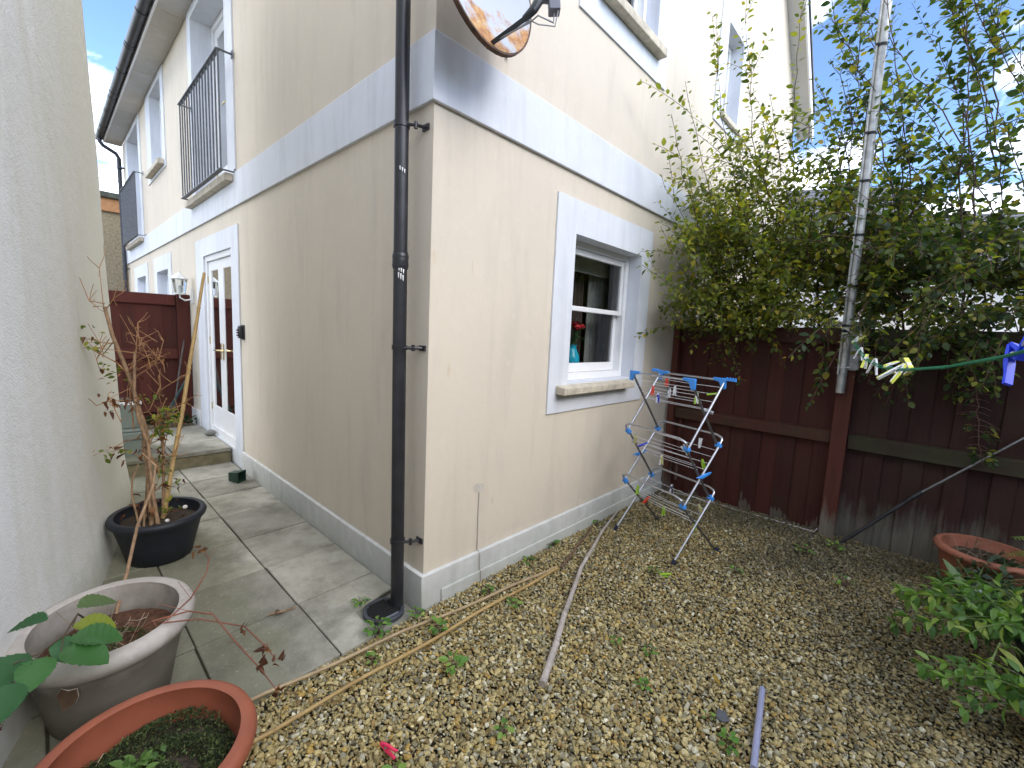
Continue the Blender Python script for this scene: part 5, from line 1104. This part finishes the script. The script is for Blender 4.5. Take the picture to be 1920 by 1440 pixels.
# bramble growing out of it
br = thing('bramble', 'bramble with broad green leaves growing out of the chalky grey planter', 'bramble', tuple(PW_ + Vector((0, 0, .24))))
BL = leaf_mat('bramble_leaf', [(0, (.028, .075, .022)), (.55, (.045, .12, .03)), (.8, (.13, .20, .035)), (1, (.34, .33, .04))], .35, .45, by_attr=False)
BT = leaf_tmpl(.42, .30, .22, ((0, 0), (.04, .34), (.075, .30), (.12, .58), (.15, .54), (.2, .76), (.235, .72), (.29, .90), (.325, .85), (.38, .98), (.42, .92), (.47, 1.0), (.51, .93), (.56, .96), (.6, .87), (.65, .88), (.69, .78), (.74, .75), (.78, .63), (.83, .58), (.87, .43), (.91, .36), (.95, .2), (1.0, 0)), .05)
def one_leaf(root, p, d, up, s, mat, tm, name='leaf', label=None):
    me = bpy.data.meshes.new(name); me.from_pydata([tuple(v) for v in tm[0]], [], [tuple(int(i) for i in f) for f in tm[1]]); me.polygons.foreach_set('use_smooth', [True] * len(me.polygons)); me.materials.append(mat)
    o = bpy.data.objects.new(name, me); link(o); o.parent = root; off = root_loc(root); A = frame(np.array(d, float), np.array(up, float)) * s
    o.matrix_local = Matrix([[*A[i], p[i] - off[i]] for i in range(3)] + [[0, 0, 0, 1]]); 
    if label: o['label'] = label
    return o

def leaf_plain(name, c, trans=.35): return leaf_mat(name, [(0, [x * .85 for x in c]), (1, [x * 1.15 for x in c])], trans, .45, by_attr=False)
LGn = leaf_plain('bramble_green', (.05, .15, .04)); LYl = leaf_plain('bramble_yellowing', (.22, .27, .03)); LDk = leaf_plain('bramble_deep', (.035, .115, .04)); LSil = leaf_plain('bramble_underside', (.10, .16, .06))
for (p, d, s_, mt, lab) in (((-1.30, .17, .505), (.85, .35, -.15), .115, LSil, None), ((-1.315, .085, .49), (.8, -.25, -.1), .105, LYl, 'yellow bramble leaf'), ((-1.335, .05, .485), (-.05, -.5, -.25), .075, LDk, None), ((-1.325, .01, .49), (.85, -.25, -.12), .125, LGn, None), ((-1.345, -.035, .485), (.75, -.6, -.14), .125, LGn, None), ((-1.385, -.03, .485), (-.2, -.9, -.1), .10, LGn, None), ((-1.42, .02, .49), (-.5, -.75, -.1), .12, LDk, None), ((-1.44, -.10, .48), (-.3, -.9, -.2), .11, LDk, None), ((-1.37, .12, .52), (-.8, .5, -.05), .10, LDk, None)):
    one_leaf(br, p, d, (0.1, -.1, 1), s_ * 1.05, mt, BT, label=lab)
b = MB(); b.tube([(-1.25, .27, .25), (-1.28, .2, .44), (-1.30, .14, .50), (-1.335, .05, .49), (-1.39, .0, .485), (-1.44, -.02, .49)], [.004, .0035, .003, .003, .0025, .002], 6); b.tube([(-1.30, .14, .50), (-1.315, .085, .49)], .002, 5); b.tube([(-1.335, .05, .49), (-1.345, -.035, .485)], .002, 5); b.fin('stem', simple('bramble_stem', (.07, .05, .03), .6), br)
RDS = simple('reddish_stem', (.20, .075, .045), .6, var=.3)
b = MB()
b.tube([(-1.18, .55, .24), (-1.132, .63, .369), (-1.079, .71, .548), (-1.007, .79, .696), (-.983, .87, .772), (-1.022, .95, .823)], [.0075, .007, .0065, .0055, .0045, .003], 8); b.fin('cane_shoot', WOODY, br)
b = MB(); rr = np.random.default_rng(2)
for ln_ in ([(-1.16, .24, .3), (-1.106, .153, .375), (-1.0, .135, .375), (-.938, .058, .37), (-.906, -.109, .33), (-.866, -.241, .28), (-.843, -.335, .24)], [(-1.084, .124, .372), (-.98, .062, .37), (-.857, -.035, .33), (-.81, -.132, .27), (-.799, -.193, .25)], [(-1.07, .124, .375), (-.979, .209, .385), (-.891, .372, .39), (-.856, .493, .39), (-.843, .682, .37)]):
    b.tube(ln_, [.003] * (len(ln_) - 1) + [.0015], 5)
    for k_ in range(1, len(ln_) - 1):
        p = np.array(ln_[k_]); d = rr.normal(0, .035, 3); b.tube([tuple(p), tuple(p + d)], .0012, 4)
b.fin('runner', RDS, br)
L = []
for p in ((-.866, -.241, .28), (-.843, -.335, .24), (-.81, -.132, .27), (-.80, -.19, .25), (-.845, .68, .37), (-.85, .63, .38), (-.87, -.05, .33), (-1.46, -.17, .40)):
    for _ in range(5): L.append((np.array(p) + rr.normal(0, .01, 3), frame(rr.normal(0, 1, 3), rr.normal(0, 1, 3)), rr.uniform(.016, .032), rr.random()))
leaves_mesh('shrivelled_leaves', L, leaf_tmpl(.3, .8, 1.0), BRN, br)

# terracotta coloured planter
PT = Vector((-1.20, -.425, .012))
tp = thing('planter', 'large terracotta coloured planter half full of moss at the edge of the paving', 'plant pot', tuple(PT))
round_pot(tp, PT, potprof(.185, .232, .33, .026, .012, .2), TERRA, n=80)
soil(tp, PT, .212, .225, SOILB, seed=7)
rr = np.random.default_rng(4)
moss(tp, PT, .20, .242, 17000, .0095, rr)
LIME = leaf_mat('lime_seedling', [(0, (.06, .13, .03)), (1, (.15, .26, .06))], .4)
L = [(np.array([PT.x - .01 + rr.normal(0, .022), PT.y + .03 + rr.normal(0, .014), PT.z + .265 + rr.uniform(0, .02)]), frame(rr.normal(0, 1, 3) + np.array([0, 0, .6]), np.array([0, 0, 1.0])), rr.uniform(.02, .04), rr.random()) for _ in range(34)]
leaves_mesh('seedling', L, OVAL, LIME, tp)
lines = []
for _ in range(26):
    a = rr.uniform(2.6, 5.0); q = rr.uniform(.12, .215); p = np.array([PT.x + q * math.cos(a), PT.y + q * math.sin(a), PT.z + .22]); d = rr.normal(0, .05, 3); d[2] = abs(d[2]); lines.append(([p, p + d * .5 + rr.normal(0, .01, 3), p + d], 1))
tubes_mesh('dry_stalks', lines, .0016, .001, simple('straw', (.42, .34, .2), .8), tp, 4)

# tall grey-green planter behind the wall corner
GG = simple('grey_green_plastic', (.155, .185, .165), .5, var=.1, scale=4)
gp = thing('tall_planter', 'tall grey green square planter with stepped collar behind the old wall end', 'plant pot', (-.85, 3.62, .012))
def frust(mb, cx, cy, z0, z1, w0, w1, d0=None, d1=None):
    d0 = d0 or w0; d1 = d1 or w1
    mb.add([(cx + sx * (w if s2 == 0 else w) / 2, cy + sy * w / 2, z) for z, w, s2 in ((z0, w0, 0), (z1, w1, 1)) for sx, sy in ((-1, -1), (1, -1), (1, 1), (-1, 1))], [(3, 2, 1, 0), (4, 5, 6, 7)] + [(k, (k + 1) % 4, 4 + (k + 1) % 4, 4 + k) for k in range(4)])
b = MB(); frust(b, -.855, 3.72, .012, .33, .235, .30); b.fin('body', GG, gp, bevel=.012)
b = MB(); frust(b, -.855, 3.72, .33, .40, .345, .345); frust(b, -.855, 3.72, .401, .432, .325, .315); b.fin('collar', GG, gp, bevel=.01)
b = MB(); frust(b, -.855, 3.72, .433, .66, .24, .27)
b.fin('upper_box', GG, gp, bevel=.008)
b = MB(); frust(b, -.855, 3.72, .6605, .690, .285, .285); b.fin('rim', simple('pale_rim', (.62, .63, .64), .5), gp, bevel=.005)
b = MB(); frust(b, -.855, 3.72, .6905, .702, .245, .24); b.fin('soil', SOILB, gp)
b = MB(); b.tube([(-.735, 3.575, .17), (-.725, 3.535, .165), (-.70, 3.52, .185), (-.69, 3.55, .20)], .012, 8); b.fin('tap', simple('tap_grey', (.45, .48, .48), .5), gp)

# spade handle and stick against the passage fence
tool = thing('garden_fork', 'garden tool with green D shaped grip leaning in the passage corner', 'garden tool', (-.25, 5.05, .165))
GRN_P = simple('teal_plastic', (.02, .10, .10), .4)
b = MB(); p0, p1 = Vector((-.36, 5.05, .18)), Vector((-.12, 4.93, .72)); b.tube([p0, p1], .014, 10); b.fin('shaft', simple('fork_shaft', (.03, .06, .06), .5), tool)
b = MB(); ax = (p1 - p0).normalized(); sd = Vector((0.3, .95, 0)); sd = (sd - ax * sd.dot(ax)).normalized(); e = p1 + ax * .10
b.tube([p1, p1 + ax * .03 + sd * .045, e + sd * .05], .009, 8); b.tube([p1, p1 + ax * .03 - sd * .045, e - sd * .05], .009, 8); b.tube([e + sd * .055, e - sd * .055], .012, 8); b.fin('grip', GRN_P, tool)
b = MB()
for k_ in (-1.5, -.5, .5, 1.5): b.tube([p0 + sd * .03 * k_, p0 + sd * .035 * k_ - ax * .02 + Vector((0, 0, -.01))], .006, 6)
b.fin('tine', DSTEEL, tool)
cane('dark grey stick leaning in the corner behind the yellow cane', [(-.27, 4.98, .17), (-.10, 5.05, 1.22)], .0125, .010, cane_mat('cane_dark', (.11, .095, .085), (.06, .05, .045)), .5, name='stick', seed=11)

# right hand pots
rp_ = thing('planter', 'round terracotta planter standing against the worn fence boards', 'plant pot', (2.58, -2.24, .01))
round_pot(rp_, Vector((2.58, -2.245, .01)), potprof(.175, .225, .30, .022, .014, .2), TERR2)
soil(rp_, Vector((2.58, -2.245, .01)), .20, .22, SOILB, seed=9)
lines = []; rr = np.random.default_rng(14)
for _ in range(26):
    a = rr.uniform(0, 6.28); q = rr.uniform(.02, .17); p = np.array([2.58 + q * math.cos(a), -2.245 + q * math.sin(a), .23]); d = rr.normal(0, .10, 3); d[2] = abs(d[2]) * .9; d[0] -= .06; lines.append(([p, p + d * .5 + np.array([0, 0, .05]), p + d], 1))
tubes_mesh('dry_stalks', lines, .002, .0012, simple('dry_brown_stalk', (.2, .15, .10), .8, var=.4), rp_, 4)
kp = thing('planter', 'black plant pot under the sprawling green leafy plant', 'plant pot', (1.62, -2.42, .01))
round_pot(kp, Vector((1.62, -2.43, .01)), potprof(.12, .165, .24, .014, .008, .18), BLACKP); soil(kp, Vector((1.62, -2.43, .01)), .15, .19, SOILB, seed=11)
tk = thing('planter', 'pale terracotta pot with thick rolled rim at the edge of the gravel', 'plant pot', (1.21, -2.40, .01))
round_pot(tk, Vector((1.205, -2.405, .01)), potprof(.11, .15, .155, .022, .016, .1), simple('pale_terracotta', (.36, .17, .105), .8, var=.2, scale=12, bump=.15)); soil(tk, Vector((1.205, -2.405, .01)), .135, .11, SOILB, seed=13)

def leafy(name, label, cat, base, stems, rr, tm, size, mat_attr, mat_obj, key, per, stem_r=.003, stemcol=None, whorl=True, each=True, droop=-.05):
    rt = thing(name, label, cat, base); lines = []; L = []
    for (p0, p1, p2) in stems:
        c = curve(np.array(p0), np.array(p1), np.array(p2), 12); lines.append((c, 1)); L += twig_leaves(c, rr, per, size, out=.8, droop=droop, start=.25)
        if whorl:
            t = c[-1] - c[-2]; t /= np.linalg.norm(t)
            for k_ in range(6):
                a = k_ * 2.4; x = np.cross(t, [0, .3, 1.0]); x /= np.linalg.norm(x) + 1e-6; y = np.cross(t, x); d = x * math.cos(a) + y * math.sin(a) + t * (.35 + .1 * k_); L.append((c[-1], frame(d, np.array([0, 0, 1.0]) + rr.normal(0, .2, 3)), size * rr.uniform(.7, 1.1) * (1 - .06 * k_), rr.random()))
    tubes_mesh('stem', lines, stem_r, stem_r * .5, stemcol or simple('green_stem', (.09, .13, .04), .6), rt, 6)
    a, q = split_near(L, 120 if each else 0)
    if a: leaf_objects(a, tm, key, mat_obj, rt)
    if q: leaves_mesh('foliage', q, tm, mat_attr, rt, 'stuff')
    return rt
FG = [(0, (.05, .12, .026)), (.5, (.11, .225, .042)), (.85, (.19, .31, .06)), (1, (.24, .30, .06))]
FM = leaf_mat('plant_leaf_mixed', FG, .4, .4); FMO = leaf_mat('plant_leaf_each', FG, .4, .4, by_attr=False)
rr = np.random.default_rng(31)
stm = []
for (tx, ty, tz) in ((1.43, -1.88, .30), (1.38, -1.93, .34), (1.52, -1.82, .27), (1.33, -2.0, .28), (1.47, -2.05, .40), (1.62, -1.9, .2), (1.36, -1.82, .16), (1.50, -1.95, .36), (1.28, -1.93, .26), (1.34, -1.86, .22), (1.55, -1.86, .24), (1.42, -2.02, .33), (1.60, -2.0, .38), (1.22, -2.05, .30), (1.70, -1.98, .28)):
    tx, ty, tz = tx + .07, ty - .05, tz + .03; stm.append(((1.60, -2.38, .2), ((1.6 + tx) / 2, (-2.38 + ty) / 2, tz + .12), (tx, ty, tz)))
leafy('leafy_plant', 'fresh green leafy plant spreading out of the black pot over the gravel', 'plant', (1.6, -2.38, .2), stm, rr, leaf_tmpl(.19, .3, .4), .078, FM, FMO, 'plantleaf', .021)
stm = []
for (tx, ty, tz) in ((1.02, -1.93, .20), (1.10, -1.95, .14), (.98, -2.0, .20), (1.12, -2.06, .22), (1.05, -2.08, .14), (1.18, -1.98, .10), (1.18, -2.12, .16), (1.0, -2.06, .10)):
    tx, ty, tz = tx + .05, ty - .03, tz + .03; stm.append(((1.24, -2.38, .12), ((1.24 + tx) / 2, (-2.38 + ty) / 2, tz + .10), (tx, ty, tz)))
leafy('leafy_plant', 'lower green plant trailing on the gravel out of the pale terracotta pot', 'plant', (1.24, -2.38, .12), stm, rr, leaf_tmpl(.26, .3, .4), .060, FM, FMO, 'plantleaf_broad', .017)
GLV = [(0, (.012, .028, .012)), (.6, (.022, .05, .018)), (1, (.05, .085, .03))]
GM = leaf_mat('dark_plant_leaf', GLV, .3, .5); GMO = leaf_mat('dark_plant_leaf_each', GLV, .3, .5, by_attr=False)
stm = [((2.1, -2.25, .0), (2.1 + rr.normal(0, .15), -2.2 + rr.normal(0, .1), .3), (2.1 + rr.normal(0, .22), -2.22 + rr.uniform(-.28, .22), rr.uniform(.14, .34))) for _ in range(60)]
leafy('bushy_plant', 'dark low bushy plant growing in front of the round terracotta planter', 'plant', (2.1, -2.25, 0), stm, rr, leaf_tmpl(.34, .2, .3), .045, GM, GMO, 'bushleaf', .018, whorl=False)
lily = thing('lily_plant', 'plant with long pale lance shaped leaves above the leafy plants', 'plant', (1.72, -2.25, .0))
GLY = leaf_plain('lily_green', (.10, .17, .06)); SLV = leaf_plain('lily_silver', (.30, .36, .33)); YLW = leaf_plain('lily_yellow', (.28, .33, .06))
LT = leaf_tmpl(.16, .3, .3, ((0, .12), (.12, .45), (.3, .9), (.5, 1.0), (.7, .8), (.88, .42), (1, 0)))
tip = (1.73, -2.09, .33)
b = MB(); b.tube([(1.72, -2.25, 0), (1.74, -2.16, .2), tip], .005, 7); b.tube([(1.66, -2.3, .0), (1.55, -2.22, .24), (1.5, -2.19, .34)], .004, 7); b.tube([(1.32, -2.17, .20), (1.42, -2.2, .27), (1.5, -2.26, .24), (1.55, -2.35, .15)], .004, 7); b.fin('stem', simple('lily_stem', (.16, .22, .07), .6), lily)
for (p, d, s_, mt) in ((tip, (.25, .3, .75), .15, GLY), (tip, (-.9, .45, .35), .16, GLY), (tip, (-.75, -.65, -.45), .20, SLV), (tip, (.4, -.75, .25), .13, SLV), (tip, (-.2, -.5, .25), .11, GLY), ((1.5, -2.19, .34), (-.2, .7, .45), .11, FMO), ((1.5, -2.19, .34), (.7, -.3, .4), .11, FMO), ((1.5, -2.19, .34), (.1, -.8, .1), .11, FMO), ((1.5, -2.19, .34), (-.8, .1, .1), .10, FMO), ((1.40, -2.19, .26), (-.4, -.5, -.1), .12, YLW), ((1.45, -2.21, .27), (.3, -.6, -.3), .09, GLY), ((1.36, -2.18, .23), (-.6, .2, -.5), .06, YLW)):
    one_leaf(lily, p, d, (0, .1, 1), s_, mt, LT)
fern = thing('fern', 'light green fern frond reaching in over the round terracotta planter', 'fern', (2.66, -2.58, .3))
L = []; lines = []
for (p0, p1, p2) in (((2.66, -2.60, .28), (2.5, -2.48, .52), (2.30, -2.30, .50)), ((2.66, -2.60, .28), (2.55, -2.45, .42), (2.42, -2.30, .36)), ((2.66, -2.60, .28), (2.6, -2.5, .55), (2.5, -2.38, .60))):
    c = curve(np.array(p0), np.array(p1), np.array(p2), 26); lines.append((c, 1))
    for i in range(4, 26):
        t = c[min(i + 1, 25)] - c[i - 1]; t /= np.linalg.norm(t); sd = np.cross(t, [0, 0, 1.0]); sd /= np.linalg.norm(sd)
        for sg in (-1, 1): L.append((c[i], frame(sd * sg + t * .45, np.array([0, 0, 1.0]) + rr.normal(0, .15, 3)), .075 * (1 - (i / 27) ** 1.5) + .012, rr.random()))
tubes_mesh('stem', lines, .0025, .001, simple('fern_stem', (.14, .18, .05), .6), fern, 5); leaves_mesh('fronds', L, leaf_tmpl(.13, .2, .3), leaf_mat('fern_leaf', [(0, (.08, .16, .03)), (1, (.2, .30, .06))], .4), fern)

# plants at the far end of the step, weeds in the gravel and the paving
leafy('ivy', 'low green ivy at the foot of the passage fence beside the doors', 'plant', (-.17, 4.98, .17), [((-.2 + rr.normal(0, .08), 5.0, .17), (-.18, 4.9, .26), (-.12 + rr.normal(0, .1), 4.86 + rr.normal(0, .08), .20 + rr.random() * .06)) for _ in range(12)], rr, ROUNDL, .06, GM, GMO, 'ivyleaf', .03, whorl=False, each=False)
leafy('ivy', 'green clump at the passage fence behind the twiggy shrub', 'plant', (-.5, 4.95, .17), [((-.5 + rr.normal(0, .06), 5.0, .17), (-.5, 4.9, .3), (-.5 + rr.normal(0, .12), 4.86 + rr.normal(0, .08), .24 + rr.random() * .1)) for _ in range(12)], rr, ROUNDL, .06, GM, GMO, 'ivyleaf2', .03, whorl=False, each=False)
L = [(np.array([-.27 + rr.normal(0, .02), 4.72 + rr.normal(0, .03), .20 + rr.uniform(0, .09)]), frame(rr.normal(0, 1, 3), rr.normal(0, 1, 3)), rr.uniform(.03, .055), rr.random()) for _ in range(16)]
dl = thing('dead_leaves', 'clump of curled brown dead leaves on the step', 'leaves', (-.27, 4.72, .17)); leaves_mesh('leaves', L, leaf_tmpl(.3, .6, .8), leaf_mat('copper_dead_leaf', [(0, (.10, .04, .02)), (1, (.32, .17, .09))], .2, .7), dl)
WG = [(0, (.06, .15, .03)), (.6, (.12, .26, .05)), (1, (.23, .36, .07))]; WM = leaf_mat('weed_leaf', WG, .35, .45)
def weed(label, x, y, n, size, spread, z=.018, name='weed', tm=ROUNDL, mat=WM):
    rt = thing(name, label, 'weed', (x, y, z)); L = []; lines = []
    for k_ in range(n):
        a = k_ * 2.4 + rr.normal(0, .3); q = spread * math.sqrt((k_ + .5) / n); p = np.array([x + q * .5 * math.cos(a), y + q * .5 * math.sin(a), z + .012 + rr.uniform(0, .4) * spread]); d = np.array([math.cos(a), math.sin(a), rr.uniform(-.1, .5)])
        L.append((p, frame(d, np.array([0, 0, 1.0]) + rr.normal(0, .3, 3)), size * rr.uniform(.6, 1.15), rr.random())); lines.append(([np.array([x, y, z - .012]), p], 1))
    tubes_mesh('stem', lines, .0012, .0008, TWIG, rt, 4); leaves_mesh('leaves', L, tm, mat, rt)
for (x, y, n, s_, sp_, lab) in ((1.068, -.05, 16, .045, .07, 'leafy weed against the plinth, nearest the short brown stick'), (.772, -.085, 10, .035, .05, 'weed against the plinth between the wall cable and the brown stick'), (.345, -.16, 10, .03, .045, 'small weed under the wall cable'),
    (-.071, -.225, 14, .042, .06, 'weed growing between the two long canes'), (-.164, -.463, 14, .042, .06, 'leafy weed in open gravel in front of the yellow cane'), (.35, -.345, 9, .036, .05, 'weed beside the tip of the yellow cane'), (.554, -1.032, 12, .026, .05, 'feathery small weed in open gravel between bamboo pole and metal rod'), (.506, -.888, 8, .024, .035, 'tiny weed beside another one in open gravel'),
    (-.285, -.03, 30, .034, .10, 'dark creeping weed at the paving edge near the drain'), (-.075, -.055, 12, .034, .05, 'bright weed at the foot of the house corner'), (-.234, -.846, 9, .03, .045, 'weed nearest the pinkish red peg in front'), (.343, -1.111, 9, .03, .045, 'pale weed in the gravel above the slate chip'),
    (1.687, -1.089, 12, .026, .06, 'flat weed patch in gravel in front of the airer'), (.389, -1.36, 6, .02, .03, 'tiny weed beside the slate chip'), (.32, -1.46, 14, .032, .06, 'weed growing against the lilac grey rod'), (2.35, -1.352, 16, .032, .09, 'weed patch near the fence post foot'), (2.62, -1.50, 16, .032, .08, 'yellowish weed at the foot of the leaning prop'), (1.27, -.72, 14, .026, .06, 'grassy weed behind the dropped lime peg'), (1.618, -.078, 12, .034, .05, 'weed against the plinth at the end of the brown stick'), (-.40, -.19, 8, .03, .04, 'small dark weed between the canes near the slabs'),
    (-.60, -.70, 5, .055, .03, 'broad leaved weed beside the pinkish red peg'), (2.05, -1.62, 14, .03, .1, 'weed patch in the dark gravel in front of the prop')):
    weed(lab, x, y, n, s_, sp_)
weed('grassy weed on the slab edge beside the drain', -.235, .235, 16, .045, .045, .015, 'weed', LANCE)
def sleaf(label, x, y, z, s_, mat):
    o = one_leaf_top = bpy.data.objects.new('fallen_leaf', None)
    me = bpy.data.meshes.new('fallen_leaf'); tm = leaf_tmpl(.3, .6, .9); me.from_pydata([tuple(v) for v in tm[0]], [], [tuple(int(i) for i in f) for f in tm[1]]); me.materials.append(mat)
    o = bpy.data.objects.new('fallen_leaf', me); link(o); o.location = (x, y, z); o.scale = (s_,) * 3; o.rotation_euler = (.2, .3, rr.uniform(0, 6)); tag(o, label, 'leaf')
DLM = leaf_mat('dead_leaf_brown', [(0, (.05, .035, .02)), (1, (.12, .07, .04))], .2, .7, by_attr=False)
sleaf('brown curled leaf lying on the darkest slab', -.60, .42, .03, .06, DLM); sleaf('yellow leaf on the gravel in front of the slate chip', .63, -1.30, .03, .035, leaf_plain('fallen_yellow', (.4, .26, .04)))
b = MB(); b.tube([(-.62, .45, .025), (-.57, .42, .032), (-.50, .41, .03)], .005, 6); tag(b.fin('twig', WOODY), 'pale dry twig lying on the darkest slab', 'twig')
